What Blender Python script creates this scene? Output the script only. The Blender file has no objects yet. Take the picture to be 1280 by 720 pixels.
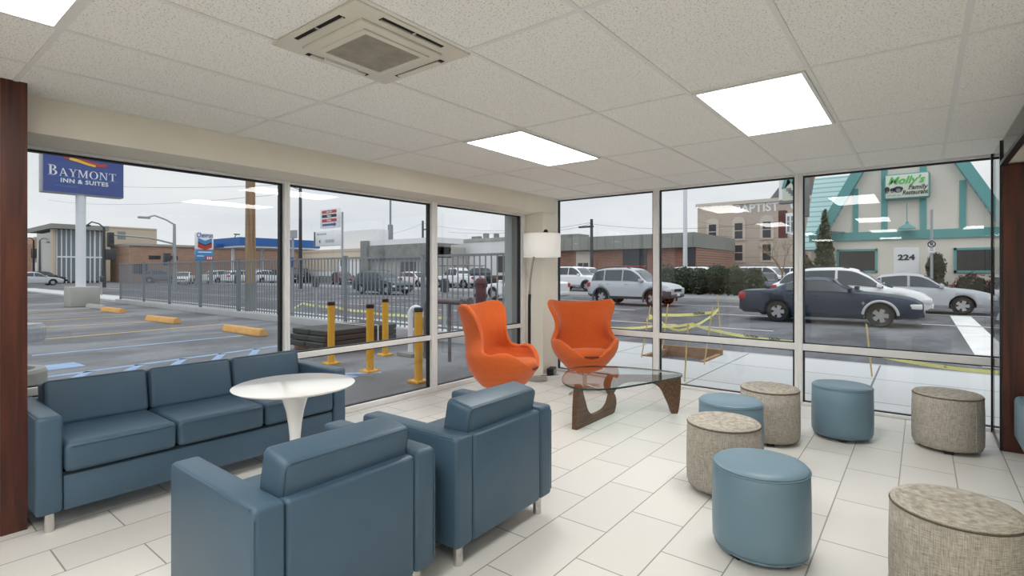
import bpy, bmesh, math, random
from mathutils import Vector, Matrix
random.seed(7)
PI = math.pi
SC = bpy.context.scene
COL = SC.collection

# ------------------------------------------------------------------ camera, sky, exposure
FPX, CX, HY, TH, EYE = 651.0, 646.0, 339.0, math.radians(37.85), 1.42
cd = bpy.data.cameras.new('camera')
cam = bpy.data.objects.new('camera', cd); COL.objects.link(cam)
cd.sensor_width = 36.0
cd.lens = 36.0 * FPX / 1280
cd.shift_x = -(CX - 640) / 1280
cd.shift_y = -(360 - HY) / 1280
cd.clip_end = 2000
cd.clip_start = 0.05
cam.location = (0, 0, EYE)
cam.rotation_euler = (PI / 2, 0, TH)
SC.camera = cam
SC.view_settings.view_transform = 'Standard'
SC.view_settings.look = 'None'
SC.view_settings.gamma = 1.0
SC.view_settings.use_curve_mapping = False
SC.view_settings.exposure = 0.0
LAMP = 15.0          # strength of the ceiling panels
SKY_LOW, SKY_HIGH = 0.90, 1.75

def srgb(r, g, b):
    f = lambda c: (c / 12.92 if c <= .04045 else ((c + .055) / 1.055) ** 2.4)
    return (f(r / 255), f(g / 255), f(b / 255), 1)

w = bpy.data.worlds.new('overcast'); SC.world = w; w.use_nodes = True
nt = w.node_tree; nt.nodes.clear()
N = nt.nodes.new; K = nt.links.new
out = N('ShaderNodeOutputWorld'); bg = N('ShaderNodeBackground'); tc = N('ShaderNodeTexCoord')
sep = N('ShaderNodeSeparateXYZ'); K(tc.outputs['Generated'], sep.inputs[0])
mp = N('ShaderNodeMapping'); mp.inputs['Scale'].default_value = (1.2, 1.2, 5); K(tc.outputs['Generated'], mp.inputs[0])
ns = N('ShaderNodeTexNoise'); ns.inputs['Scale'].default_value = 2.0; ns.inputs['Detail'].default_value = 4; K(mp.outputs[0], ns.inputs[0])
r1 = N('ShaderNodeMapRange'); r1.inputs['From Min'].default_value = 0.25; r1.inputs['From Max'].default_value = .9
r1.inputs['To Min'].default_value = SKY_LOW; r1.inputs['To Max'].default_value = SKY_HIGH; K(sep.outputs[2], r1.inputs[0])
r2 = N('ShaderNodeMapRange'); r2.inputs['From Min'].default_value = .3; r2.inputs['From Max'].default_value = .7
r2.inputs['To Min'].default_value = .9; r2.inputs['To Max'].default_value = 1.07; K(ns.outputs[0], r2.inputs[0])
ml = N('ShaderNodeMath'); ml.operation = 'MULTIPLY'; K(r1.outputs[0], ml.inputs[0]); K(r2.outputs[0], ml.inputs[1])
rp = N('ShaderNodeValToRGB'); K(ns.outputs[0], rp.inputs[0])
rp.color_ramp.elements[0].position = .35; rp.color_ramp.elements[0].color = (.90, .945, 1.0, 1)
rp.color_ramp.elements[1].position = .65; rp.color_ramp.elements[1].color = (.97, .985, 1.0, 1)
K(rp.outputs[0], bg.inputs[0]); K(ml.outputs[0], bg.inputs[1]); K(bg.outputs[0], out.inputs[0])

# ------------------------------------------------------------------ pixel of the photograph -> point in the place
def ray(px, py):
    u = (px - CX) / FPX; v = -(py - HY) / FPX
    c, s = math.cos(TH), math.sin(TH)
    return (u * c - s, u * s + c, v)
def G(px, py, z=-.12):
    d = ray(px, py); t = (z - EYE) / d[2]; return (d[0] * t, d[1] * t)
def WY(px, py, Y):
    d = ray(px, py); t = Y / d[1]; return (d[0] * t, EYE + d[2] * t)
def WX(px, py, X):
    d = ray(px, py); t = X / d[0]; return (d[1] * t, EYE + d[2] * t)

# ------------------------------------------------------------------ materials
MATS = {}
def mat(name, col, rough=.5, metal=0, spec=.5, noise=0, nscale=8, bump=0, bscale=60, emit=0, coat=0, sheen=0):
    if name in MATS: return MATS[name]
    m = bpy.data.materials.new(name); m.use_nodes = True
    t = m.node_tree; b = t.nodes['Principled BSDF']
    b.inputs['Roughness'].default_value = rough; b.inputs['Metallic'].default_value = metal
    b.inputs['Specular IOR Level'].default_value = spec
    b.inputs['Coat Weight'].default_value = coat
    if sheen: b.inputs['Sheen Weight'].default_value = sheen
    b.inputs['Base Color'].default_value = col
    if noise:
        c = t.nodes.new('ShaderNodeTexCoord'); n = t.nodes.new('ShaderNodeTexNoise'); n.inputs['Scale'].default_value = nscale
        n.inputs['Detail'].default_value = 6
        t.links.new(c.outputs['Object'], n.inputs[0])
        r = t.nodes.new('ShaderNodeValToRGB'); t.links.new(n.outputs[0], r.inputs[0])
        r.color_ramp.elements[0].position = .3; r.color_ramp.elements[1].position = .7
        r.color_ramp.elements[0].color = tuple(x * (1 - noise) for x in col[:3]) + (1,)
        r.color_ramp.elements[1].color = tuple(min(1, x * (1 + noise)) for x in col[:3]) + (1,)
        t.links.new(r.outputs[0], b.inputs['Base Color'])
    if bump:
        c = t.nodes.new('ShaderNodeTexCoord'); n = t.nodes.new('ShaderNodeTexNoise'); n.inputs['Scale'].default_value = bscale
        t.links.new(c.outputs['Object'], n.inputs[0])
        bp = t.nodes.new('ShaderNodeBump'); bp.inputs['Strength'].default_value = bump; bp.inputs['Distance'].default_value = .01
        t.links.new(n.outputs[0], bp.inputs['Height']); t.links.new(bp.outputs[0], b.inputs['Normal'])
    if emit:
        b.inputs['Emission Color'].default_value = col; b.inputs['Emission Strength'].default_value = emit
    MATS[name] = m
    return m

def brickmat(name, c1, c2, cm, bw, rh, mortar, off=.5, swap='xz', rough=.6, shift=(0, 0), fine=0, spec=.5, mix=.0):
    m = bpy.data.materials.new(name); m.use_nodes = True; t = m.node_tree; b = t.nodes['Principled BSDF']
    c = t.nodes.new('ShaderNodeTexCoord'); s = t.nodes.new('ShaderNodeSeparateXYZ'); cb = t.nodes.new('ShaderNodeCombineXYZ')
    t.links.new(c.outputs['Object'], s.inputs[0])
    for k, ch in enumerate(swap):
        a = t.nodes.new('ShaderNodeMath'); a.operation = 'ADD'; a.inputs[1].default_value = shift[k]
        t.links.new(s.outputs['xyz'.index(ch)], a.inputs[0]); t.links.new(a.outputs[0], cb.inputs[k])
    br = t.nodes.new('ShaderNodeTexBrick'); t.links.new(cb.outputs[0], br.inputs[0])
    br.inputs['Color1'].default_value = c1; br.inputs['Color2'].default_value = c2; br.inputs['Mortar'].default_value = cm
    br.inputs['Scale'].default_value = 1; br.inputs['Brick Width'].default_value = bw; br.inputs['Row Height'].default_value = rh
    br.inputs['Mortar Size'].default_value = mortar; br.inputs['Mortar Smooth'].default_value = 0.1; br.offset = off
    col = br.outputs[0]
    if fine:
        n = t.nodes.new('ShaderNodeTexNoise'); n.inputs['Scale'].default_value = 1; n.inputs['Detail'].default_value = 3
        mp = t.nodes.new('ShaderNodeMapping'); mp.inputs['Scale'].default_value = (400, 12, 1)
        t.links.new(cb.outputs[0], mp.inputs[0]); t.links.new(mp.outputs[0], n.inputs[0])
        mx = t.nodes.new('ShaderNodeMix'); mx.data_type = 'RGBA'; mx.blend_type = 'MULTIPLY'; mx.inputs[0].default_value = fine
        t.links.new(col, mx.inputs[6]); t.links.new(n.outputs[0], mx.inputs[7]); col = mx.outputs[2]
    t.links.new(col, b.inputs['Base Color']); b.inputs['Roughness'].default_value = rough
    b.inputs['Specular IOR Level'].default_value = spec
    MATS[name] = m; return m

def woodmat(name, dark, light, axis=2, scale=1, rough=.35, coat=0):
    m = bpy.data.materials.new(name); m.use_nodes = True; t = m.node_tree; b = t.nodes['Principled BSDF']
    c = t.nodes.new('ShaderNodeTexCoord'); mp = t.nodes.new('ShaderNodeMapping')
    sc = [28 * scale] * 3; sc[axis] = 1.6 * scale; mp.inputs['Scale'].default_value = sc
    n = t.nodes.new('ShaderNodeTexNoise'); n.inputs['Scale'].default_value = 1; n.inputs['Detail'].default_value = 8; n.inputs['Distortion'].default_value = .8
    r = t.nodes.new('ShaderNodeValToRGB'); r.color_ramp.elements[0].position = .32; r.color_ramp.elements[1].position = .7
    r.color_ramp.elements[0].color = dark; r.color_ramp.elements[1].color = light
    t.links.new(c.outputs['Object'], mp.inputs[0]); t.links.new(mp.outputs[0], n.inputs[0]); t.links.new(n.outputs[0], r.inputs[0])
    t.links.new(r.outputs[0], b.inputs['Base Color']); b.inputs['Roughness'].default_value = rough; b.inputs['Coat Weight'].default_value = coat
    MATS[name] = m; return m

def linenmat(name, dark, light):
    m = bpy.data.materials.new(name); m.use_nodes = True; t = m.node_tree; b = t.nodes['Principled BSDF']
    c = t.nodes.new('ShaderNodeTexCoord'); outs = []
    for sc in ((420, 420, 20), (32, 32, 460)):
        mp = t.nodes.new('ShaderNodeMapping'); mp.inputs['Scale'].default_value = sc
        n = t.nodes.new('ShaderNodeTexNoise'); n.inputs['Scale'].default_value = 1; n.inputs['Detail'].default_value = 2
        t.links.new(c.outputs['Object'], mp.inputs[0]); t.links.new(mp.outputs[0], n.inputs[0]); outs.append(n.outputs[0])
    a = t.nodes.new('ShaderNodeMath'); a.operation = 'ADD'; t.links.new(outs[0], a.inputs[0]); t.links.new(outs[1], a.inputs[1])
    h = t.nodes.new('ShaderNodeMath'); h.operation = 'MULTIPLY'; h.inputs[1].default_value = .5; t.links.new(a.outputs[0], h.inputs[0])
    r = t.nodes.new('ShaderNodeValToRGB'); r.color_ramp.elements[0].position = .34; r.color_ramp.elements[1].position = .66
    r.color_ramp.elements[0].color = dark; r.color_ramp.elements[1].color = light
    t.links.new(h.outputs[0], r.inputs[0]); t.links.new(r.outputs[0], b.inputs['Base Color'])
    bp = t.nodes.new('ShaderNodeBump'); bp.inputs['Strength'].default_value = .35; bp.inputs['Distance'].default_value = .002
    t.links.new(h.outputs[0], bp.inputs['Height']); t.links.new(bp.outputs[0], b.inputs['Normal'])
    b.inputs['Roughness'].default_value = .9; b.inputs['Specular IOR Level'].default_value = .2
    MATS[name] = m; return m

def glassmat(name, tint, ior=1.5, rough=0.0):
    m = bpy.data.materials.new(name); m.use_nodes = True; t = m.node_tree; t.nodes.clear()
    o = t.nodes.new('ShaderNodeOutputMaterial'); mx = t.nodes.new('ShaderNodeMixShader')
    tr = t.nodes.new('ShaderNodeBsdfTransparent'); tr.inputs[0].default_value = tint
    gl = t.nodes.new('ShaderNodeBsdfGlossy'); gl.inputs['Roughness'].default_value = rough
    fr = t.nodes.new('ShaderNodeFresnel'); fr.inputs[0].default_value = ior
    ge = t.nodes.new('ShaderNodeNewGeometry'); s = t.nodes.new('ShaderNodeMath'); s.operation = 'SUBTRACT'; s.inputs[0].default_value = 1
    t.links.new(ge.outputs['Backfacing'], s.inputs[1])
    mu = t.nodes.new('ShaderNodeMath'); mu.operation = 'MULTIPLY'; t.links.new(fr.outputs[0], mu.inputs[0]); t.links.new(s.outputs[0], mu.inputs[1])
    t.links.new(mu.outputs[0], mx.inputs[0]); t.links.new(tr.outputs[0], mx.inputs[1]); t.links.new(gl.outputs[0], mx.inputs[2])
    t.links.new(mx.outputs[0], o.inputs[0]); MATS[name] = m; return m

def asphaltmat(name, base, wet=.5):
    m = bpy.data.materials.new(name); m.use_nodes = True; t = m.node_tree; b = t.nodes['Principled BSDF']
    c = t.nodes.new('ShaderNodeTexCoord')
    n = t.nodes.new('ShaderNodeTexNoise'); n.inputs['Scale'].default_value = .45; n.inputs['Detail'].default_value = 7; n.inputs['Roughness'].default_value = .65
    mp = t.nodes.new('ShaderNodeMapping'); mp.inputs['Scale'].default_value = (1.0, .5, 1)
    t.links.new(c.outputs['Object'], mp.inputs[0]); t.links.new(mp.outputs[0], n.inputs[0])
    r = t.nodes.new('ShaderNodeValToRGB'); t.links.new(n.outputs[0], r.inputs[0])
    r.color_ramp.elements[0].position = .42; r.color_ramp.elements[1].position = .58
    r.color_ramp.elements[0].color = tuple(x * .5 for x in base[:3]) + (1,); r.color_ramp.elements[1].color = tuple(x * 1.35 for x in base[:3]) + (1,)
    n2 = t.nodes.new('ShaderNodeTexNoise'); n2.inputs['Scale'].default_value = 60; t.links.new(c.outputs['Object'], n2.inputs[0])
    mx = t.nodes.new('ShaderNodeMix'); mx.data_type = 'RGBA'; mx.blend_type = 'OVERLAY'; mx.inputs[0].default_value = .5
    t.links.new(r.outputs[0], mx.inputs[6]); t.links.new(n2.outputs[0], mx.inputs[7]); t.links.new(mx.outputs[2], b.inputs['Base Color'])
    q = t.nodes.new('ShaderNodeMapRange'); q.inputs['From Min'].default_value = .38; q.inputs['From Max'].default_value = .52
    q.inputs['To Min'].default_value = .9 - .75 * wet; q.inputs['To Max'].default_value = .9; t.links.new(n.outputs[0], q.inputs[0]); t.links.new(q.outputs[0], b.inputs['Roughness'])
    MATS[name] = m; return m

def ceilingmat():
    m = bpy.data.materials.new('ceiling_tile'); m.use_nodes = True; t = m.node_tree; b = t.nodes['Principled BSDF']
    c = t.nodes.new('ShaderNodeTexCoord')
    n = t.nodes.new('ShaderNodeTexNoise'); n.inputs['Scale'].default_value = 130; n.inputs['Detail'].default_value = 2; t.links.new(c.outputs['Object'], n.inputs[0])
    r = t.nodes.new('ShaderNodeValToRGB'); t.links.new(n.outputs[0], r.inputs[0]); r.color_ramp.elements[0].position = .33; r.color_ramp.elements[1].position = .43
    r.color_ramp.elements[0].color = srgb(190, 187, 180); r.color_ramp.elements[1].color = srgb(240, 238, 232)
    t.links.new(r.outputs[0], b.inputs['Base Color']); b.inputs['Roughness'].default_value = .95; b.inputs['Specular IOR Level'].default_value = .1
    MATS['ceiling_tile'] = m; return m

# ------------------------------------------------------------------ mesh helpers
def box(bm, x0, x1, y0, y1, z0, z1, bev=0, seg=3, M=None):
    t = bmesh.new(); bmesh.ops.create_cube(t, size=1)
    for v in t.verts:
        v.co = Vector((x0 + (v.co.x + .5) * (x1 - x0), y0 + (v.co.y + .5) * (y1 - y0), z0 + (v.co.z + .5) * (z1 - z0)))
    if bev: bmesh.ops.bevel(t, geom=list(t.edges), offset=bev, segments=seg, profile=.5, affect='EDGES')
    merge(bm, t, M)
def merge(bm, t, M=None):
    if M is not None: bmesh.ops.transform(t, matrix=M, verts=t.verts)
    vs = {}
    for v in t.verts: vs[v] = bm.verts.new(v.co)
    for f in t.faces:
        nf = bm.faces.new([vs[v] for v in f.verts]); nf.smooth = f.smooth; nf.material_index = f.material_index
    t.free()
def cyl(bm, p0, p1, r0, r1=None, seg=16):
    p0, p1 = Vector(p0), Vector(p1); r1 = r0 if r1 is None else r1
    d = (p1 - p0).normalized(); a = d.orthogonal().normalized(); b = d.cross(a)
    A = [bm.verts.new(p0 + r0 * (math.cos(2 * PI * i / seg) * a + math.sin(2 * PI * i / seg) * b)) for i in range(seg)]
    B = [bm.verts.new(p1 + r1 * (math.cos(2 * PI * i / seg) * a + math.sin(2 * PI * i / seg) * b)) for i in range(seg)]
    for i in range(seg): bm.faces.new((A[i], A[(i + 1) % seg], B[(i + 1) % seg], B[i]))
    bm.faces.new(A[::-1]); bm.faces.new(B)
def tube(bm, pts, r, seg=8):
    P = [Vector(p) for p in pts]; rings = []; prev = None
    R = r if isinstance(r, (list, tuple)) else [r] * len(P)
    for i, p in enumerate(P):
        d = ((P[min(i + 1, len(P) - 1)] - P[max(i - 1, 0)])).normalized()
        a = d.orthogonal().normalized() if prev is None else (prev - d * prev.dot(d)).normalized()
        prev = a; b = d.cross(a)
        rings.append([bm.verts.new(p + R[i] * (math.cos(2 * PI * k / seg) * a + math.sin(2 * PI * k / seg) * b)) for k in range(seg)])
    for A, B in zip(rings, rings[1:]):
        for k in range(seg): bm.faces.new((A[k], A[(k + 1) % seg], B[(k + 1) % seg], B[k]))
    bm.faces.new(rings[0][::-1]); bm.faces.new(rings[-1])
def lathe(bm, prof, seg=48, sx=1, sy=1, M=None):
    t = bmesh.new(); rings = []
    for r, z in prof:
        if r < 1e-5: rings.append([t.verts.new((0, 0, z))])
        else: rings.append([t.verts.new((r * sx * math.cos(2 * PI * k / seg), r * sy * math.sin(2 * PI * k / seg), z)) for k in range(seg)])
    for A, B in zip(rings, rings[1:]):
        for k in range(seg):
            a0, a1 = A[k % len(A)], A[(k + 1) % len(A)]; b0, b1 = B[k % len(B)], B[(k + 1) % len(B)]
            vs = []
            for v in (a0, a1, b1, b0):
                if v not in vs: vs.append(v)
            if len(vs) > 2:
                try: t.faces.new(vs)
                except ValueError: pass
    merge(bm, t, M)
def prism(bm, poly, fn, d0, d1):
    """poly: 2-D outline; fn(u, v, d) -> point; closed prism from depth d0 to d1"""
    A = [bm.verts.new(fn(u, v, d0)) for u, v in poly]; B = [bm.verts.new(fn(u, v, d1)) for u, v in poly]
    n = len(poly)
    for i in range(n): bm.faces.new((A[i], A[(i + 1) % n], B[(i + 1) % n], B[i]))
    bm.faces.new(A[::-1]); bm.faces.new(B)
def smooth_poly(pts, n=6, closed=True):
    out = []; m = len(pts)
    for i in range(m):
        p0, p1, p2, p3 = (Vector(pts[(i + k - 1) % m]) for k in range(4))
        for k in range(n):
            t = k / n
            out.append(tuple(.5 * ((2 * p1) + (-p0 + p2) * t + (2 * p0 - 5 * p1 + 4 * p2 - p3) * t * t + (-p0 + 3 * p1 - 3 * p2 + p3) * t ** 3)))
    return out
def mesh(bm, name, ang=35):
    bmesh.ops.recalc_face_normals(bm, faces=bm.faces)
    for f in bm.faces: f.smooth = True
    for e in bm.edges:
        e.smooth = not (len(e.link_faces) == 2 and e.calc_face_angle(0) > math.radians(ang))
    me = bpy.data.meshes.new(name); bm.to_mesh(me); bm.free(); return me
def obj(name, bm, m, parent=None, loc=(0, 0, 0), rot=(0, 0, 0), ang=35):
    me = bm if isinstance(bm, bpy.types.Mesh) else mesh(bm, name, ang)
    if m is not None and not me.materials: me.materials.append(MATS[m] if isinstance(m, str) else m)
    o = bpy.data.objects.new(name, me); COL.objects.link(o); o.location = loc; o.rotation_euler = rot
    if parent: o.parent = parent
    return o
def tag(o, label, cat, group=None, kind=None):
    o['label'] = label; o['category'] = cat
    if group: o['group'] = group
    if kind: o['kind'] = kind
    return o
def thing(name, label, cat, loc=(0, 0, 0), rotz=0, group=None):
    o = bpy.data.objects.new(name, None); COL.objects.link(o); o.empty_display_size = .1
    o.location = loc; o.rotation_euler = (0, 0, rotz)
    return tag(o, label, cat, group)
def struct(name, bm, m, parent=None, ang=35, label=None):
    o = obj(name, bm, m, parent, ang=ang)
    if not parent: o['kind'] = 'structure'
    if label: o['label'] = label
    return o
def dup(root, loc, rotz=0, label=None, group=None):
    r = root.copy(); COL.objects.link(r); r.location = loc; r.rotation_euler = (0, 0, rotz)
    if label: r['label'] = label
    if group: r['group'] = group
    for ch in list(root.children):
        c = ch.copy(); COL.objects.link(c); c.parent = r
        for g in ch.children:
            d = g.copy(); COL.objects.link(d); d.parent = c
    return r
def nb(): return bmesh.new()
def text(name, s, size, m, parent, loc, rot, depth=.01, shear=0, bold=0, sx=1, align='CENTER', spacing=1):
    cu = bpy.data.curves.new(name, 'FONT'); cu.body = s; cu.size = size; cu.extrude = depth; cu.align_x = align; cu.align_y = 'CENTER'
    cu.shear = shear; cu.offset = bold; cu.space_character = spacing; cu.resolution_u = 3
    o = bpy.data.objects.new(name, cu); COL.objects.link(o)
    me = bpy.data.meshes.new_from_object(o.evaluated_get(bpy.context.evaluated_depsgraph_get()))
    bpy.data.objects.remove(o); bpy.data.curves.remove(cu)
    for v in me.vertices: v.co.x *= sx
    me.materials.clear()
    return obj(name, me, m, parent, loc, rot)
def leaves(bm, pts, size, rnd):
    for p in pts:
        a = Vector((rnd.gauss(0, 1), rnd.gauss(0, 1), rnd.gauss(0, 1))).normalized(); b = a.orthogonal().normalized(); c = a.cross(b)
        s = size * rnd.uniform(.6, 1.3); p = Vector(p)
        vs = [bm.verts.new(p + s * a), bm.verts.new(p + s * .45 * b), bm.verts.new(p - s * a), bm.verts.new(p - s * .45 * b + s * .15 * c)]
        bm.faces.new(vs)

# ------------------------------------------------------------------ palette
ceilingmat()
mat('grid_white', srgb(224, 223, 218), .6)
mat('wall_cream', srgb(232, 225, 210), .85, spec=.2, noise=.02, nscale=3)
mat('wall_white', srgb(226, 221, 210), .8, spec=.2)
mat('alu', srgb(234, 234, 233), .45, .0, noise=.03)
mat('gasket', srgb(14, 14, 16), .5)
mat('anodised_black', srgb(24, 18, 20), .35)
mat('lamp_panel', (1, .99, .972, 1), .5, emit=LAMP)
brickmat('floor_tile', srgb(229, 227, 221), srgb(221, 219, 213), srgb(150, 146, 138), .632, .308, .0036, swap='yx', rough=.38, shift=(.311 + .632 * 20, 1.66 + .308 * 40), fine=.10, spec=.4)
woodmat('mahogany', srgb(46, 19, 12), srgb(94, 45, 28), 2, .8, .4, 0)
woodmat('walnut', srgb(66, 44, 30), srgb(116, 84, 60), 1, 2.2, .4)
glassmat('window_glass', (.985, .992, .99, 1), 1.62)
glassmat('tinted_glass', (.55, .55, .54, 1), 1.5)
glassmat('table_glass', (.88, .95, .93, 1), 1.7)
glassmat('acrylic', (.9, .92, .94, 1), 1.45)
mat('glass_edge', srgb(30, 62, 56), .15, coat=.5)
mat('blue_leather', srgb(67, 91, 109), .42, noise=.05, nscale=5, bump=.05, bscale=350, spec=.45)
mat('gap_shade_dark', srgb(30, 38, 46), .7)  # near-black that paints the shade under the seat cushions
mat('sky_leather', srgb(106, 133, 147), .42, noise=.03, nscale=5, bump=.05, bscale=350, spec=.45)
linenmat('linen', srgb(126, 119, 108), srgb(200, 193, 181))
mat('orange_wool', srgb(208, 98, 44), .85, noise=.04, nscale=30, bump=.15, bscale=500, spec=.2, sheen=.2)
mat('chrome', srgb(205, 203, 198), .18, 1.0)
mat('brushed_steel', srgb(168, 164, 156), .32, 1.0)
mat('black_plastic', srgb(20, 20, 21), .5)
mat('white_gloss', srgb(248, 248, 246), .15, coat=.2)
def shademat():
    m = bpy.data.materials.new('shade_white'); m.use_nodes = True; t = m.node_tree; t.nodes.clear()
    o = t.nodes.new('ShaderNodeOutputMaterial'); mx = t.nodes.new('ShaderNodeMixShader'); mx.inputs[0].default_value = .45
    a = t.nodes.new('ShaderNodeBsdfDiffuse'); b = t.nodes.new('ShaderNodeBsdfTranslucent'); c = t.nodes.new('ShaderNodeTexCoord')
    n = t.nodes.new('ShaderNodeTexNoise'); n.inputs['Scale'].default_value = 220; t.links.new(c.outputs['Object'], n.inputs[0])
    r = t.nodes.new('ShaderNodeValToRGB'); r.color_ramp.elements[0].color = srgb(246, 245, 242); r.color_ramp.elements[1].color = (1, 1, 1, 1); t.links.new(n.outputs[0], r.inputs[0])
    for s in (a, b): t.links.new(r.outputs[0], s.inputs[0])
    t.links.new(a.outputs[0], mx.inputs[1]); t.links.new(b.outputs[0], mx.inputs[2]); t.links.new(mx.outputs[0], o.inputs[0]); MATS['shade_white'] = m
shademat()
mat('seam_blue', srgb(50, 68, 82), .6)
mat('ac_white', srgb(212, 207, 194), .5)
mat('ac_grille', srgb(150, 143, 130), .8, noise=.15, nscale=14)
mat('dark_void', srgb(9, 9, 10), .8)
mat('foot_black', srgb(30, 22, 20), .5)
# ================================================================== THE ROOM
XL, YR, ZC = -4.53, 6.22, 2.455
bm = nb(); box(bm, XL - .12, 4.6, -9, YR + .1, -.1, 0); struct('floor', bm, 'floor_tile')
bm = nb(); box(bm, XL - .3, 4.6, -9, YR + .3, ZC, ZC + .12); struct('ceiling', bm, 'ceiling_tile')
bm = nb()                                   # T-bar grid of the suspended ceiling
k = -5
while True:
    x = -1.678 + k * .6096; k += 1
    if x > 4.5: break
    if x < -4.12: continue
    wd = .012 if k % 1 == 0 else .012
    box(bm, x - wd, x + wd, -9, YR, ZC - .004, ZC + .01)
for k in range(-10, 4):
    y = 3.002 + k * 1.2192
    if -9 < y < YR: box(bm, -4.12, 4.5, y - .011, y + .011, ZC - .0035, ZC + .01)
box(bm, -4.12, .5, YR - .02, YR, ZC - .006, ZC + .01)
box(bm, -4.12, -4.10, -.3, YR, ZC - .006, ZC + .01)
struct('trim_1', bm, 'grid_white')
bm = nb(); box(bm, XL - .12, -4.12, -1.5, YR + .1, 2.235, ZC + .02); struct('wall_left', bm, 'wall_cream')
bm = nb(); prism(bm, [(XL, 6.04), (-4.12, 5.89), (-4.12, YR), (XL - .02, YR + .1), (XL - .12, YR + .1), (XL - .12, 6.04)], lambda u, v, d: (u, v, d), 0, 2.24)
struct('wall_corner', bm, 'wall_cream')
bm = nb(); box(bm, 4.5, 4.6, -9, YR, 0, ZC); struct('wall_right', bm, 'wall_cream')
bm = nb(); box(bm, XL - .12, 4.6, -9.1, -9, 0, ZC); struct('wall_rear', bm, 'wall_cream')
bm = nb(); box(bm, XL - .12, XL, -9, -1.2, 0, ZC); struct('wall_left_rear', bm, 'wall_cream')
bm = nb()
box(bm, XL - .05, -3.89, -1.3, .50, 0, ZC)
box(bm, XL - .05, -3.886, .505, .611, 0, ZC)
box(bm, XL, -3.895, .5, .505, 0, ZC)
box(bm, -3.89, -3.884, -1.3, .50, 0, .035)
struct('trim_2', bm, 'mahogany', label='dark mahogany panelled pier at the left edge beside the sofa')

def window(n, plane, a0, a1, z1, rail, stile0, stile1, head=.022, sill=.055, skip_low=False):
    """plane 'x': pane in X=XL, a = Y ; plane 'y': pane in Y=YR, a = X"""
    def bx(bm, u0, u1, d0, d1, z0, z1_):
        if plane == 'x': box(bm, XL - d1, XL - d0, u0, u1, z0, z1_, .004, 1)
        else: box(bm, u0, u1, YR + d0, YR + d1, z0, z1_, .004, 1)
    f = nb()
    bx(f, a0, a0 + stile0, 0, .1, 0, z1); bx(f, a1 - stile1, a1, 0, .1, 0, z1)
    bx(f, a0 + stile0, a1 - stile1, 0, .1, 0, sill); bx(f, a0 + stile0, a1 - stile1, 0, .1, z1 - head, z1)
    bx(f, a0 + stile0, a1 - stile1, .005, .1, rail[0], rail[1])
    w_ = struct('window_%d' % n, f, 'alu')
    g = nb()
    for z0, zz in ((sill, rail[0]), (rail[1], z1 - head)):
        l, r = a0 + stile0, a1 - stile1
        bx(g, l, l + .012, .035, .085, z0, zz); bx(g, r - .022, r, .035, .085, z0, zz)
        bx(g, l, r, .035, .085, z0, z0 + .010); bx(g, l, r, .035, .085, zz - .014, zz)
    obj('gasket', g, 'gasket', w_)
    for z0, zz in ((sill, rail[0]), (rail[1], z1 - head)):
        p = nb(); l, r = a0 + stile0 + .004, a1 - stile1 - .004
        if plane == 'x': box(p, XL - .064, XL - .056, l, r, z0 + .003, zz - .003)
        else: box(p, l, r, YR + .056, YR + .064, z0 + .003, zz - .003)
        obj('pane', p, 'window_glass', w_)
window(1, 'x', .3, 2.4475, 2.235, (.613, .665), .05, .0275)
window(2, 'x', 2.4475, 4.255, 2.235, (.613, .665), .0275, .045)
window(3, 'x', 4.255, 6.04, 2.235, (.613, .665), .045, .08)
window(4, 'y', -4.19, -2.631, ZC, (.58, .65), .075, .037, .022, .03)
window(5, 'y', -2.631, -1.035, ZC, (.58, .65), .037, .038, .022, .03)
window(6, 'y', -1.035, 1.5, ZC, (.58, .65), .038, .045, .022, .03)
# glass partition and wood pier on the right
bm = nb()
box(bm, .484, .498, 6.19, 6.215, 0, ZC); box(bm, .49, .506, 5.61, 5.635, 0, ZC)
box(bm, .49, .53, .8, 5.6, 2.255, 2.285); box(bm, .49, .51, 5.63, 6.17, 0, .02)
p_ = struct('wall_partition', bm, 'anodised_black')
bm = nb(); box(bm, .496, .504, 5.635, 6.17, .02, ZC); obj('pane', bm, 'window_glass', p_)
bm = nb(); box(bm, .502, .51, .8, 5.6, 2.286, ZC); obj('transom_pane', bm, 'tinted_glass', p_)
bm = nb(); box(bm, .508, 4.5, 5.605, 5.72, 0, 2.262)
struct('trim_3', bm, 'mahogany', label='dark mahogany wall panel at the right edge behind the bench')
bm = nb(); box(bm, .535, 4.5, .8, 5.72, 2.27, 2.30); struct('ceiling_alcove', bm, 'wall_cream')
# head of the wall over the right windows, exterior pier and end pieces
bm = nb(); box(bm, XL - .2, 4.6, YR + .1, YR + .3, 2.46, 3.2); box(bm, XL - .3, XL - .12, -9, YR + .3, 2.24, 3.2)
box(bm, 1.5, 4.6, YR, YR + .3, -.1, 2.5)
struct('wall_outer', bm, 'wall_cream')
bm = nb(); box(bm, -4.84, -4.70, 5.93, 6.06, -.12, 2.35, .01); box(bm, -4.9, -4.84, 5.95, 6.03, 1.05, 1.2)
struct('trim_4', bm, 'steel_grey' if 'steel_grey' in MATS else mat('steel_grey', srgb(146, 154, 157), .5), label='grey steel post outside the corner window')

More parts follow.
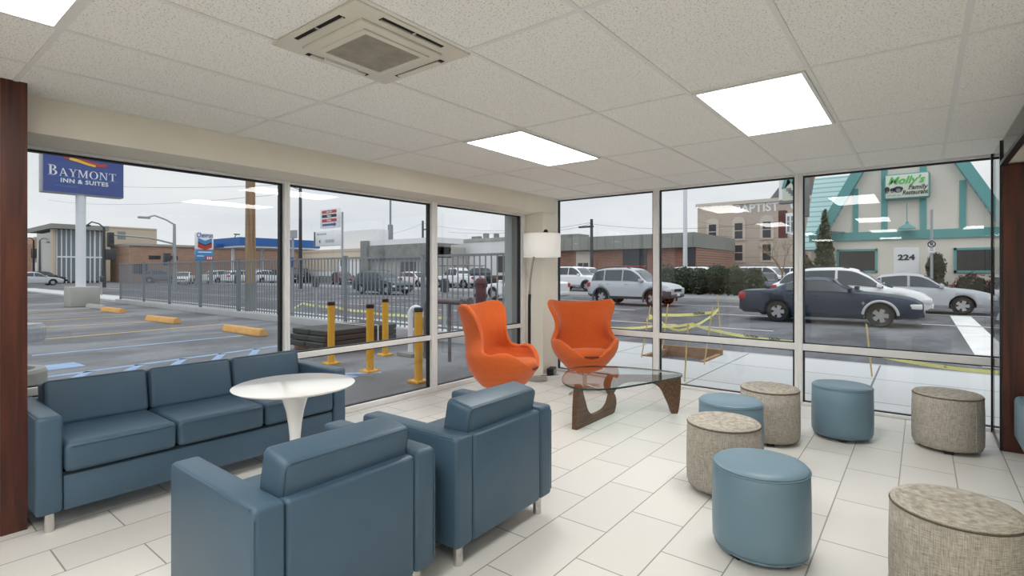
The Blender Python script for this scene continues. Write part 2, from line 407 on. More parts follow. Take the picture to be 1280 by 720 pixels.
# ------------------------------------------------------------------ ceiling lights
def ceiling_light(x0, y0, label, y1=None):
    y1 = y0 + 1.2192 if y1 is None else y1
    t = thing('ceiling_light', label, 'ceiling light', ((x0 + .3048), (y0 + y1) / 2, ZC), 0, 'recessed ceiling light panels')
    hx, hy = .3048 - .014, (y1 - y0) / 2 - .014
    f = nb()
    for a in ((-hx, -hx + .02, -hy, hy), (hx - .02, hx, -hy, hy), (-hx + .02, hx - .02, -hy, -hy + .02), (-hx + .02, hx - .02, hy - .02, hy)):
        box(f, *a, -.012, -.001)
    obj('frame', f, 'grid_white', t)
    d = nb(); box(d, -hx + .02, hx - .02, -hy + .02, hy - .02, -.008, -.002); obj('diffuser', d, 'lamp_panel', t)
    return t
GX = lambda k: -1.678 + k * .6096
ceiling_light(GX(-2), 3.002, 'lit rectangular ceiling panel nearest the corner, above the orange chairs')
ceiling_light(GX(1), 3.002, 'lit rectangular ceiling panel on the right, above the round stools')
ceiling_light(GX(-2), -.655, 'lit ceiling panel cut off by the top left corner of the photo')
for k, y in ((1, -.655), (-2, -4.31), (1, -4.31), (4, -.655), (4, -4.31), (-2, -7.97), (1, -7.97)):
    ceiling_light(GX(k), y, 'lit ceiling panel behind the camera, seen only as a reflection in the windows')

# ------------------------------------------------------------------ ceiling air conditioner
t = thing('ceiling_air_conditioner', 'square white ceiling air conditioner cassette with a dusty grille', 'air conditioner', (-2.005, 1.497, ZC), 0)
bm = nb(); H = .318
for a in ((-H, H, .245, H), (-H, H, -H, -.245), (-H, -.245, -.245, .245), (.245, H, -.245, .245)):
    pass
box(bm, -H, H, -H, H, -.012, -.001, .004, 2); box(bm, -.225, .225, -.225, .225, -.026, -.010, .008, 2)
obj('casing', bm, 'ac_white', t)
bm = nb(); box(bm, -.152, .152, -.152, .152, -.031, -.024, .003, 1); obj('grille', bm, 'ac_grille', t)
bm = nb()
for a in ((-.18, .18, -.18, -.152), (-.18, .18, .152, .18), (-.18, -.152, -.152, .152), (.152, .18, -.152, .152)): box(bm, *a, -.034, -.024)
obj('grille_frame', bm, 'ac_white', t)
for k in range(4):
    M = Matrix.Rotation(k * PI / 2, 4, 'Z')
    bm = nb(); box(bm, -.17, .17, .262, .292, -.0135, -.0115, M=M); sl = obj('air_slot', bm, 'dark_void', t)
    bm = nb()
    if k in (2, 3): box(bm, -.165, .165, .268, .274, -.020, -.012, M=M); box(bm, -.004, .004, .262, .292, -.017, -.012, M=M)
    else: box(bm, -.15, .15, .264, .291, -.020, -.014, M=M)
    obj('louvre', bm, 'ac_white', sl)
bm = nb(); box(bm, -.258, -.243, -.09, .09, -.027, -.012); obj('control_strip', bm, 'grid_white', t)

# ================================================================== FURNITURE
def lounge(name, label, cat, n, loc, rotz, group, depth=.72):
    """upholstered block seat; local front is -x"""
    t = thing(name, label, cat, loc, rotz, group)
    sw = .58 if n == 1 else .552; aw = .115; Wd = n * sw + 2 * aw; h = Wd / 2; d = depth / 2; zb = .105; ch = .313 if n == 1 else .285
    for s in (-1, 1):
        bm = nb(); box(bm, -d, d, min(s * h, s * (h - aw)), max(s * h, s * (h - aw)), zb, .635, .022, 4)
        a = obj('arm', bm, 'blue_leather', t)
        bm = nb(); y = s * (h - .004)
        tube(bm, [(-d + .03, y, .627), (d - .03, y, .627)], .0035, 6); tube(bm, [(d - .004, y, .60), (d - .004, y, zb + .03)], .003, 6)
        obj('piping', bm, 'blue_leather', a)
    bm = nb(); box(bm, d - .085, d - .002, -h + aw + .003, h - aw - .003, zb, .625, .018, 4)
    obj('back_panel', bm, 'blue_leather', t)
    bm = nb(); box(bm, -d + .012, d - .1, -h + aw + .002, h - aw - .002, zb, .298, .012, 2); obj('base', bm, 'blue_leather', t)
    bm = nb(); box(bm, -d + .03, d - .1, -h + aw + .002, h - aw - .002, .295, .314); obj('gap_shadow_strip', bm, 'gap_shade_dark', t)  # dark strip stands in for the shade between base and cushions
    for i in range(n):
        y0 = -h + aw + i * sw
        bm = nb(); box(bm, -d - .012, d - .17, y0 + .005, y0 + sw - .005, .312, .475, .03, 4)
        for v in bm.verts:
            if v.co.z > .44:
                u = (v.co.x + .09) / (d - .08); q = (v.co.y - y0 - sw / 2) / (sw / 2)
                v.co.z += .012 * max(0, 1 - u * u) * max(0, 1 - q * q)
        c = obj('seat_cushion', bm, 'blue_leather', t)
        bm = nb(); z = .456
        tube(bm, [(-d - .014, y0 + .03, z), (-d - .014, y0 + sw - .03, z)], .003, 6); obj('piping', bm, 'blue_leather', c)
        M = Matrix.Translation((d - .165, y0 + sw / 2, .455)) @ Matrix.Rotation(math.radians(11), 4, 'Y')
        bm = nb(); box(bm, -.085, .085, -sw / 2 + .006, sw / 2 - .006, 0, ch, .028, 5, M); c = obj('back_cushion', bm, 'blue_leather', t)
        bm = nb()
        for x in (-.0775, .0775):
            e = sw / 2 - .0145; tz = ch - .0085
            tube(bm, [M @ Vector((x * q, y_, z_)) for y_, z_, q in ((-e, .03, 1), (-e, tz - .02, 1), (-e + .006, tz - .006, .99), (-e + .02, tz, 1), (e - .02, tz, 1), (e - .006, tz - .006, .99), (e, tz - .02, 1), (e, .03, 1))], .003, 6)
        obj('piping', bm, 'seam_blue', c)
    for sx in (-1, 1):
        for sy in (-1, 1):
            bm = nb(); cyl(bm, (sx * (d - .06), sy * (h - .068), 0), (sx * (d - .06), sy * (h - .068), zb + .005), .024, seg=20)
            obj('leg', bm, 'chrome', t)
    return t
lounge('sofa', 'blue leather three seat sofa under the left window', 'sofa', 3, (-4.06, 1.555, 0), PI, None)
lounge('armchair', 'blue leather armchair nearest the camera, its back towards us, in front of the white table', 'armchair', 1, (-2.085, 1.22, 0), 0, 'blue leather armchairs seen from behind')
lounge('armchair', 'blue leather armchair farther from the camera, between the first armchair and the coffee table', 'armchair', 1, (-2.08, 2.15, 0), math.radians(1), 'blue leather armchairs seen from behind')

# round white pedestal table
t = thing('pedestal_table', 'round glossy white pedestal table in front of the sofa', 'table', (-3.2, 1.78, 0))
bm = nb(); lathe(bm, [(0, .662), (.30, .664), (.352, .674), (.368, .684), (.37, .688), (.366, .69), (0, .69)], 64); obj('tabletop', bm, 'white_gloss', t)
bm = nb(); lathe(bm, [(0, 0), (.24, 0), (.243, .006), (.20, .016), (.12, .034), (.07, .065), (.045, .12), (.034, .2), (.031, .28), (.034, .36), (.042, .44), (.055, .52), (.075, .59), (.1, .64), (.12, .664), (0, .664)], 48)
obj('pedestal', bm, 'white_gloss', t, ang=60)

# egg chairs
mat('orange_gap_shade', srgb(96, 38, 16), .9)  # dark orange for the painted shade around the egg chair cushion
def egg_chair(label, loc, rotz):
    t = thing('egg_chair', label, 'armchair', loc, rotz, 'orange egg shaped swivel chairs')
    def lerp(tab, x):
        if x <= tab[0][0]: return tab[0][1]
        for (a, b), (c, d) in zip(tab, tab[1:]):
            if x <= c:
                k = (x - a) / (c - a); k = k * k * (3 - 2 * k) * .5 + k * .5
                return b + (d - b) * k
        return tab[-1][1]
    HB = [(0, 1.04), (20, 1.043), (38, 1.058), (46, 1.066), (54, 1.068), (60, 1.05), (65, 1.01), (70, .945), (75, .85), (80, .74), (86, .63), (96, .60), (108, .622), (120, .615), (133, .57), (147, .50), (160, .435), (172, .40), (180, .395)]
    BB = [(.20, .03), (.215, .11), (.265, .225), (.36, .305), (.42, .355), (.5, .392), (.58, .408), (.66, .365), (.75, .335), (.84, .358), (.92, .412), (.99, .455), (1.04, .472), (1.08, .470)]
    AB = [(.20, .03), (.215, .10), (.265, .20), (.36, .26), (.42, .295), (.5, .315), (.6, .325), (.75, .328), (.9, .34), (1.07, .365)]
    AF = [(.20, .03), (.215, .13), (.265, .25), (.36, .33), (.42, .375), (.5, .385), (.6, .37), (.75, .30), (1.07, .3)]
    NU, NV = 80, 22; bm = nb(); grid = []
    for i in range(NU):
        ph = -180 + 360 * i / NU; h = lerp(HB, abs(ph)); col = []
        a_ = math.radians(ph)
        for j in range(NV + 1):
            u = j / NV; z = .20 + (h - .20) * (u ** 1.35)
            b = lerp(BB, z); k = (1 + math.cos(a_)) / 2
            cs = math.cos(a_)
            ax = lerp(AB, z) if cs > 0 else lerp(AF, z)
            x = -ax * (abs(cs) ** (.85)) * (1 if cs > 0 else -1); sn = math.sin(a_); kk = min(1, max(0, (z - .6) / .2)) if cs > 0 else 0; y = b * (abs(sn) ** (1 - .3 * kk)) * (1 if sn > 0 else -1)
            if cs > 0 and z > .62: x += .10 * (z - .62) * (abs(math.sin(a_)) ** 4) * 2.2     # wings reach forward
            col.append(bm.verts.new((x, y, z)))
        grid.append(col)
    for i in range(NU):
        A, B = grid[i], grid[(i + 1) % NU]
        for j in range(NV): bm.faces.new((A[j], B[j], B[j + 1], A[j + 1]))
    bm.faces.new([grid[i][0] for i in range(NU)][::-1])
    bmesh.ops.recalc_face_normals(bm, faces=bm.faces)
    sh = obj('shell', bm, 'orange_wool', t, ang=180)
    md = sh.modifiers.new('thick', 'SOLIDIFY'); md.thickness = .05; md.offset = -1; md.use_even_offset = False
    md = sh.modifiers.new('round', 'SUBSURF'); md.levels = 1; md.render_levels = 2
    sh.rotation_euler = (0, math.radians(-2.5), 0); sh.location = (0, 0, .015)
    Mc = Matrix.Translation((.085, 0, .405)) @ Matrix.Rotation(math.radians(-8), 4, 'Y')
    bm = nb()
    lathe(bm, [(0, -.05), (.8, -.05), (.93, 0), (.98, .02), (1, .045), (.985, .072), (.92, .092), (.6, .108), (0, .115)], 40, .262, .270, Mc)
    sc_ = obj('seat_cushion', bm, 'orange_wool', t, ang=60)
    bm = nb(); tube(bm, [Mc @ Vector((.262 * math.cos(a), .270 * math.sin(a), .008)) for a in [2 * PI * i / 48 for i in range(49)]], .009, 6); obj('seam_or_gap_shade', bm, 'orange_gap_shade', sc_)  # dark ring paints the shaded gap between cushion and shell
    bm = nb(); cyl(bm, (0, 0, .05), (0, 0, .235), .022, .03, 20); cyl(bm, (0, 0, .20), (0, 0, .23), .09, .11, 20); obj('pedestal', bm, 'chrome', t)
    for k in range(4):
        bm = nb(); M = Matrix.Rotation(math.radians(45) + k * PI / 2, 4, 'Z')
        prism(bm, [(0, .075), (.06, .07), (.28, .035), (.33, .02), (.33, .004), (.28, .012), (.05, .03), (0, .03)], lambda u, v, d: M @ Vector((u, d * (1 - u), v)), -.022, .022)
        obj('base_foot', bm, 'chrome', t)
    bm = nb(); tube(bm, [(.02, -.06, .25), (.05, -.2, .245), (.06, -.25, .235)], .006, 6); obj('tilt_lever', bm, 'chrome', t)
    return t
EGA = egg_chair('orange egg chair on the left, turned sideways in front of the corner post', (-3.34, 4.07, 0), math.radians(18))
EGA.scale = (1.03, 1.03, 1.03)
EGB = egg_chair('orange egg chair on the right, facing us behind the glass coffee table', (-3.164, 5.39, 0), math.radians(-46))

# arc floor lamp in the corner
t = thing('floor_lamp', 'arched floor lamp with a white drum shade standing in the corner', 'floor lamp', (-3.955, 5.527, 0))
def at_lamp(px, py, dx=0): return Vector((dx, 0, 0))
bm = nb(); lathe(bm, [(0, 0), (.125, 0), (.13, .004), (.13, .03), (.126, .035), (0, .037)], 48); obj('base', bm, 'brushed_steel', t)
ux, uy = math.cos(TH), math.sin(TH)      # towards the right of the picture
def L(s, z): return (s * ux, s * uy, z)
bm = nb(); tube(bm, [L(-.10, .03), L(-.105, .5), L(-.105, 1.0), L(-.10, 1.12)], .02, 12); obj('lower_pole', bm, 'black_plastic', t)
bm = nb(); tube(bm, [L(-.10, 1.1), L(-.095, 1.3), L(-.07, 1.5), L(-.025, 1.7), L(.04, 1.86), L(.10, 1.945), L(.125, 1.955)], .014, 12)
cyl(bm, L(-.10, 1.12), L(-.10, 1.16), .018); pole = obj('arched_pole', bm, 'brushed_steel', t)
bm = nb(); lathe(bm, [(0, 1.90), (.03, 1.905), (.035, 1.93), (.02, 1.96), (0, 1.965)], 16, M=Matrix.Translation(L(.11, 0))); obj('finial', bm, 'black_plastic', t)
bm = nb(); R_ = .238
lathe(bm, [(R_, 1.605), (R_ + .002, 1.602), (R_ + .005, 1.605), (R_ + .005, 1.905), (R_ + .002, 1.908), (R_, 1.905), (R_, 1.605)], 64, M=Matrix.Translation(L(.06, 0))); obj('lamp_shade', bm, 'shade_white', t)
mat('added_bulb_glow', (1, .97, .92, 1), .5, emit=28)  # glow of an added bulb, set to brighten the lamp shade
bm = nb(); lathe(bm, [(0, 1.72), (.02, 1.725), (.032, 1.75), (.022, 1.785), (.014, 1.80), (.014, 1.89), (0, 1.89)], 20, M=Matrix.Translation(L(.06, 0))); obj('added_bulb', bm, 'added_bulb_glow', t)  # unseen bulb, added inside to make the shade brighter
bm = nb()
for k in range(3):
    a = k * 2 * PI / 3
    tube(bm, [Vector(L(.06, 1.885)) + Vector((.236 * math.cos(a), .236 * math.sin(a), 0)), Vector(L(.06, 1.885))], .003, 6)
obj('shade_ring', bm, 'brushed_steel', t)
bm = nb(); tube(bm, [(-.06 + .03 * i / 1.5, .05 + .03 * i, .01 + .004 * math.sin(i)) for i in range(9)], .004, 6)
obj('power_cord', bm, 'black_plastic', t, (-.05, .135, 0))
t = thing('power_strip', 'small black power box on the floor at the foot of the corner post', 'power strip', (-4.03, 5.97, 0), math.radians(20))
bm = nb(); box(bm, -.045, .045, -.1, .1, 0, .09, .008, 2); obj('body', bm, 'black_plastic', t)
bm = nb(); box(bm, .044, .048, -.06, .06, .02, .07); obj('face_plate', bm, 'steel_grey', t)

# coffee table: two interlocking walnut pieces and a rounded triangular glass top
t = thing('coffee_table', 'glass topped coffee table with two curved walnut legs', 'coffee table', (0, 0, 0))
P = [(0, .03), (.03, 0), (.35, 0), (.68, 0), (.74, .03), (.765, .09), (.755, .15), (.725, .19), (.69, .205), (.665, .18), (.62, .115), (.55, .078), (.45, .066), (.34, .07), (.26, .09), (.20, .14), (.16, .22), (.122, .30), (.09, .384), (.035, .384), (.01, .25)]
def legpoly(P): return smooth_poly(P, 4)
Q = legpoly(P)
def place_leg(ox, oy, dx, dy, flip):
    def fn(u, v, d):
        if flip: u, v = u, .384 - v
        return (ox + dx * u - dy * d, oy + dy * u + dx * d, max(0, v))
    return fn
bm = nb(); prism(bm, Q, place_leg(-2.455, 4.0, -.0, 1, False), -.025, .025); obj('leg', bm, 'walnut', t)
dx, dy = .80, .60
Q2 = [(.745 - u, v) for u, v in Q]
bm = nb(); prism(bm, Q2, place_leg(-2.455 - dx * .055, 4.70 - dy * .055, dx, dy, True), -.02, .02); obj('leg', bm, 'walnut', t)
bm = nb(); cyl(bm, (-2.455, 4.70, .18), (-2.455, 4.70, .205), .012); obj('pivot_pin', bm, 'chrome', t)
px = [(702.8, 472), (705.6, 479.4), (720.6, 485), (745, 486.3), (771, 484.5), (800, 480), (827.6, 475.2), (850, 470.5), (851.9, 467), (838, 464), (808.8, 460.8), (771, 458), (733.8, 457.6), (713, 460.4)]
tri = smooth_poly([G(a, b, .4) for a, b in px], 5)
bm = nb(); prism(bm, tri, lambda u, v, d: (u, v, d), .386, .402); obj('glass_top', bm, 'table_glass', t, ang=30)
cxx = sum(p[0] for p in tri) / len(tri); cyy = sum(p[1] for p in tri) / len(tri)
bm = nb(); n = len(tri); sc = lambda p, s: (cxx + (p[0] - cxx) * s, cyy + (p[1] - cyy) * s)
rings = [[bm.verts.new((*sc(p, s), z)) for p in tri] for s, z in ((1.001, .386), (1.003, .394), (1.001, .402), (.994, .4021), (.994, .3859))]
for A, B in zip(rings, rings[1:] + rings[:1]):
    for i in range(n): bm.faces.new((A[i], A[(i + 1) % n], B[(i + 1) % n], B[i]))
obj('glass_edge', bm, 'glass_edge', t)

# round stools
def stool(kind, label, x, y, rot):
    m = 'sky_leather' if kind else 'linen'
    t = thing('round_stool', label, 'stool', (x, y, 0), rot, 'round blue leather stools' if kind else 'round beige linen stools')
    r = .228
    bm = nb(); lathe(bm, [(0, .032), (r - .03, .032), (r - .01, .04), (r, .06), (r + .002, .15), (r + .001, .3), (r - .002, .425), (r - .008, .43)], 64); obj('body', bm, m, t, ang=60)
    bm = nb(); lathe(bm, [(r - .008, .43), (r - .004, .438), (r - .014, .448), (r - .05, .455), (0, .458)], 64); tp = obj('top', bm, m, t, ang=60)
    bm = nb(); ring = [(r * math.cos(a) * .99, r * math.sin(a) * .99, .43) for a in [2 * PI * k / 64 for k in range(65)]]; tube(bm, ring, .0045 if kind else .003, 6)
    obj('piping', bm, m if kind else 'seam_brown', tp)
    bm = nb(); ring = [((r - .012) * math.cos(a), (r - .012) * math.sin(a), .036) for a in [2 * PI * k / 64 for k in range(65)]]; tube(bm, ring, .004, 6); obj('hem_piping', bm, m, t)
    if not kind:
        bm = nb(); tube(bm, [(r + .001, 0, .05), (r + .002, 0, .2), (r - .001, 0, .42)], .004, 6); obj('seam_or_gap_shade', bm, m, t)
    for k in range(4):
        a = PI / 4 + k * PI / 2
        bm = nb(); box(bm, -.028, .028, -.028, .028, 0, .034, .004, 1, Matrix.Translation((.155 * math.cos(a), .155 * math.sin(a), 0)) @ Matrix.Rotation(a, 4, 'Z')); obj('foot', bm, 'foot_black', t)
mat('seam_brown', srgb(92, 80, 66), .9)
stool(1, 'blue leather stool nearest the camera, in the middle of the floor', -.649, 2.857, .3)
stool(0, 'beige linen stool cut off by the bottom right corner of the photo', .113, 2.835, 2)
stool(0, 'beige linen stool partly hidden behind the nearest blue stool', -1.021, 3.512, 1.2)
stool(1, 'blue leather stool mostly hidden behind two beige stools, beside the coffee table', -1.145, 4.116, .6)
stool(0, 'beige linen stool standing in front of the window mullion, at the back', -1.009, 4.768, 2.6)
stool(1, 'blue leather stool on its own close to the window, between two beige stools', -.54, 5.246, .9)
stool(0, 'beige linen stool close to the window at the far right, beside the wood pier', .162, 5.423, -.75)

# bench at the right edge
t = thing('bench', 'light blue upholstered bench cut off by the right edge of the photo', 'bench', (.56, 4.55, 0))
bm = nb(); box(bm, 0, .55, -1.0, .98, .13, .47, .045, 5); obj('seat', bm, 'sky_leather', t)
bm = nb(); tube(bm, [(.012, -.95, .455), (.012, .93, .455)], .004, 6); obj('piping', bm, 'sky_leather', t)
for sx in (.08, .47):
    for sy in (-.9, .88):
        bm = nb(); cyl(bm, (sx, sy, 0), (sx, sy, .135), .024, seg=16); obj('leg', bm, 'chrome', t)
# ================================================================== OUTSIDE: GROUND
ZG = -.12
asphaltmat('lot_asphalt', srgb(108, 110, 114), .6)
asphaltmat('road_asphalt', srgb(96, 98, 103), .15)
brickmat('pavement', srgb(194, 196, 197), srgb(187, 190, 191), srgb(112, 113, 113), 1.9, 1.5, .012, off=0, swap='xy', rough=.8, shift=(200, 200))
mat('pavement_grey', srgb(138, 139, 139), .85, noise=.08, nscale=.8)
mat('kerb', srgb(172, 174, 175), .85, noise=.08, nscale=2)
mat('paint_yellow', srgb(206, 172, 110), .8, noise=.12, nscale=3)
mat('paint_blue', srgb(140, 164, 196), .8, noise=.12, nscale=3)
mat('paint_white', srgb(222, 222, 220), .8, noise=.1, nscale=2)
bm = nb(); box(bm, -400, 300, -60, 400, -.5, ZG - .005)
struct('ground', bm, 'road_asphalt')
bm = nb(); box(bm, -34, XL - .31, -30, 8.02, -.4, ZG); struct('parking_lot', bm, 'lot_asphalt')
bm = nb(); box(bm, XL - .31, 60, YR + .1, 8.02, -.3, -.03)
PIT = (-3.78, -2.72, 8.35, 9.35)
box(bm, -6.2, PIT[0], 8.02, 9.75, -.3, -.03); box(bm, PIT[1], 60, 8.02, 9.75, -.3, -.03)
box(bm, PIT[0], PIT[1], 8.02, PIT[2], -.3, -.03); box(bm, PIT[0], PIT[1], PIT[3], 9.75, -.3, -.03)
box(bm, -60, -6.2, 8.26, 9.75, -.3, -.03)
struct('sidewalk', bm, 'pavement')
bm = nb(); box(bm, -400, 60, 27.2, 30.6, -.3, .02); struct('sidewalk_far', bm, 'pavement_grey')
bm = nb(); box(bm, -31, -6.2, 8.02, 8.26, -.3, .07, .02, 2); struct('fence_kerb', bm, 'kerb')
bm = nb(); box(bm, -60, 60, 9.75, 9.9, -.3, -.035); box(bm, -400, 60, 27.05, 27.2, -.3, .01); struct('road_kerb', bm, 'kerb')

def stripe(bm, a, b, wd, z=ZG + .003):
    a, b = Vector((*a, z)), Vector((*b, z)); d = (b - a).normalized(); n = Vector((-d.y, d.x, 0)) * wd / 2
    A = [bm.verts.new(p) for p in (a - n, b - n, b + n, a + n)]; B = [bm.verts.new(v.co + Vector((0, 0, -.002))) for v in A]
    bm.faces.new(A); bm.faces.new(B[::-1])
    for i in range(4): bm.faces.new((A[i], B[i], B[(i + 1) % 4], A[(i + 1) % 4]))
bm = nb()
for a, b in (((57, 424), (282, 405)), ((50, 409.5), (190, 401.5)), ((36, 402), (165, 395)), ((36, 394), (150, 388.5)), ((36, 389), (126, 384.5))):
    stripe(bm, G(*a), G(*b), .11)
struct('lot_lines_yellow', bm, 'paint_yellow')
bm = nb(); stripe(bm, G(40, 444.5), G(304, 419.5), .12)
A0, A1 = G(40, 474), G(349, 432.3); B0, B1 = G(40, 484), G(349, 443)
stripe(bm, A0, A1, .13)
for k in range(6):
    p = [A0[i] + (A1[i] - A0[i]) * (k / 5.7) for i in (0, 1)]
    stripe(bm, p, (p[0] + .9, p[1] - .55), .13)
stripe(bm, G(40, 462), G(100, 455), .6)
stripe(bm, (-6.9, 4.5), (-6.5, 5.0), .12); stripe(bm, (-7.35, 4.35), (-6.5, 4.55), .1)
struct('lot_lines_blue', bm, 'paint_blue')
bm = nb()
for x in range(-60, 20, 6): stripe(bm, (x, 19.2), (x + 3, 19.2), .13)
stripe(bm, (-60, 14.6), (-3, 14.6), .1); stripe(bm, (-60, 23.6), (20, 23.6), .1)
stripe(bm, (1.05, 11.2), (1.05, 23.4), .55)
struct('road_lines', bm, 'paint_white')

# ================================================================== BUILDINGS
brickmat('red_brick', srgb(158, 104, 86), srgb(132, 84, 70), srgb(156, 134, 120), .4, .14, .02, swap='xz', rough=.9, shift=(300, 5))
brickmat('red_brick_side', srgb(172, 136, 116), srgb(158, 122, 104), srgb(176, 156, 140), .6, .2, .02, swap='yz', rough=.9, shift=(300, 5))
brickmat('tan_brick', srgb(196, 182, 170), srgb(188, 173, 161), srgb(184, 172, 160), .5, .16, .015, swap='xz', rough=.9, shift=(300, 5))
brickmat('teal_shingle', srgb(176, 203, 202), srgb(168, 197, 197), srgb(124, 164, 166), 6, .30, .04, swap='xz', rough=.8, shift=(300, 5))
mat('fascia_grey', srgb(142, 144, 138), .85, noise=.05, nscale=.6)
mat('stucco_cream', srgb(226, 220, 208), .9, noise=.03, nscale=1)
mat('teal_paint', srgb(104, 164, 162), .7)
mat('dark_window', srgb(46, 48, 54), .12, spec=.6)
mat('pale_glass', srgb(120, 132, 142), .1, spec=.6)
mat('stone_trim', srgb(206, 196, 184), .85)
mat('slate', srgb(112, 114, 118), .8, noise=.08, nscale=2)
mat('concrete', srgb(168, 168, 162), .9, noise=.14, nscale=.7)
mat('concrete_dark', srgb(128, 130, 126), .9, noise=.2, nscale=1.5)
mat('tan_wall', srgb(200, 186, 166), .9)
mat('peach_wall', srgb(218, 200, 178), .9)
mat('white_paint', srgb(232, 233, 234), .7)
mat('canopy_blue', srgb(42, 98, 168), .5)
mat('post_grey', srgb(134, 142, 148), .5)
mat('post_dark', srgb(58, 60, 64), .6)
mat('post_white', srgb(226, 229, 234), .5)
mat('galvanised', srgb(158, 164, 168), .45)
woodmat('pole_wood', srgb(122, 98, 76), srgb(172, 144, 112), 2, .25, .85)
mat('sign_blue', srgb(56, 78, 146), .5)
mat('sign_white', srgb(236, 238, 240), .5)
mat('sign_red', srgb(186, 60, 54), .5)
mat('sign_yellow', srgb(236, 196, 70), .5)
mat('sign_skyblue', srgb(70, 140, 196), .5)
mat('sign_cream', srgb(216, 224, 206), .5)
mat('sign_green', srgb(96, 190, 96), .5)
mat('ink', srgb(42, 46, 52), .6)
mat('ink_grey', srgb(134, 138, 144), .6)
mat('maroon', srgb(92, 34, 36), .5)

def part(name, m, parent, *boxes, bev=0):
    bm = nb()
    for b in boxes: box(bm, *b, bev, 2)
    return obj(name, bm, m, parent)

# --- restaurant with steep gable across the street (front in the plane Y = 30)
Y0 = 30.0
RX = lambda px, py=300: WY(px, py, Y0)[0]
RZ = lambda px, py: WY(px, py, Y0)[1]
t = thing('restaurant', 'cream gabled restaurant with teal timber trim and a teal shingled side roof', 'building', (0, Y0, ZG))
D = -ZG
apx, apz = -.49, 9.64 + D
LX, RXe, EZ = -4.0, 2.95, 3.0 + D
bm = nb(); prism(bm, [(LX, 0), (8.5, 0), (8.5, EZ), (RXe, EZ), (apx, apz), (LX, EZ)], lambda u, v, d: (u, d, v), 0, 10); obj('wall', bm, 'stucco_cream', t)
bm = nb()
def beam(bm, a, b, wd, y0=-.12, y1=.02):
    a, b = Vector((a[0], 0, a[1])), Vector((b[0], 0, b[1])); d = (b - a).normalized(); n = Vector((-d.z, 0, d.x)) * wd / 2
    prism(bm, [((a - n).x, (a - n).z), ((b - n).x, (b - n).z), ((b + n).x, (b + n).z), ((a + n).x, (a + n).z)], lambda u, v, q: (u, q, v), y0, y1)
def tb(name, a, b, wd, y0=-.10):
    bm = nb(); beam(bm, a, b, wd, y0); obj(name, bm, 'teal_paint', t)
tb('cross_beam', (LX - .5, EZ + .1), (8.5, EZ + .1), .40)
tb('bargeboard', (LX - .15, EZ - .1), (apx, apz + .15), .42, -.5); tb('bargeboard', (RXe + .35, EZ - .55), (apx, apz + .15), .42, -.5)
for x in (-2.52, 1.42): tb('upright', (x, EZ + .3), (x, 5.4 + D), .22, -.08)
for x in (-1.38, .06): tb('upright', (x, EZ + .3), (x, 8.0 + D), .24, -.08)
for z in (4.82, 6.72): tb('rail', (-1.26, z + D), (-.06, z + D), .2, -.07)
WL = RX(1003) - .25
bm = nb(); prism(bm, [(WL + .3, 0), (LX + .3, 0), (LX + .3, 3), (WL + .3, 3)], lambda u, v, d: (u, 2.2 + d, v), 0, 6); obj('side_wall', bm, 'stucco_cream', t)
bm = nb(); prism(bm, [(1.6, 2.7), (5.6, 7.1), (5.7, 7.0), (1.7, 2.6)], lambda u, v, d: (d, u, v), WL, -.2); obj('side_roof', bm, 'teal_shingle', t)
bm = nb(); prism(bm, [(RXe + .35, EZ - .6), (apx, apz + .2), (LX - .2, EZ - .2), (LX - .1, EZ - .5), (apx, apz - .2), (RXe + .2, EZ - .8)], lambda u, v, d: (u, d, v), -.4, 10); obj('roof', bm, 'teal_shingle', t)
def wind(px0, py0, px1, py1):
    x0, z1 = WY(px0, py0, Y0); x1, z0 = WY(px1, py1, Y0); z1 += D; z0 += D
    w_ = part('window', 'teal_paint', t, (x0, x1, -.08, .02, z0, z0 + .1), (x0, x1, -.08, .02, z1 - .1, z1), (x0, x0 + .1, -.08, .02, z0, z1), (x1 - .1, x1, -.08, .02, z0, z1))
    part('pane', 'dark_window', w_, (x0 + .08, x1 - .08, -.05, .01, z0 + .08, z1 - .08))
wind(1046, 312, 1097, 341); wind(1192, 310, 1252, 341)
x0, x1 = RX(1117, 310), RX(1149, 310)
dr = part('door', 'white_paint', t, (x0, x1, -.06, .02, .1, 2.5 + D), bev=.02)
part('brick_base', 'red_brick', t, (LX, x0, -.1, .02, 0, .95), (x1, 8.5, -.1, .02, 0, .95))
text('house_number', '224', .34, 'ink', dr, ((x0 + x1) / 2, -.075, RZ(1134, 322) + D), (PI / 2, 0, 0), .01, bold=.012, sx=1.25)
lp = nb(); lathe(lp, [(0, .34), (.05, .34), (.08, .22), (.3, .08), (.34, 0), (0, 0)], 20); tube(lp, [(0, 0, .3), (0, 0, 1.2)], .02, 6)
obj('hanging_lamp', lp, 'teal_paint', t, (RX(1134, 284), -.45, RZ(1134, 287) + D))
lp = nb(); tube(lp, [(-.25, -.3, .04), (0, -.3, 0), (.2, -.1, 0)], .04, 6); box(lp, -.4, -.2, -.36, -.24, -.05, .06); obj('wall_lamp', lp, 'ink_grey', t, (RX(1050, 291), -.05, RZ(1050, 291) + D))
part('chimney', 'fascia_grey', t, (RX(1187), RX(1202), 4, 5.2, 4, 8.6))
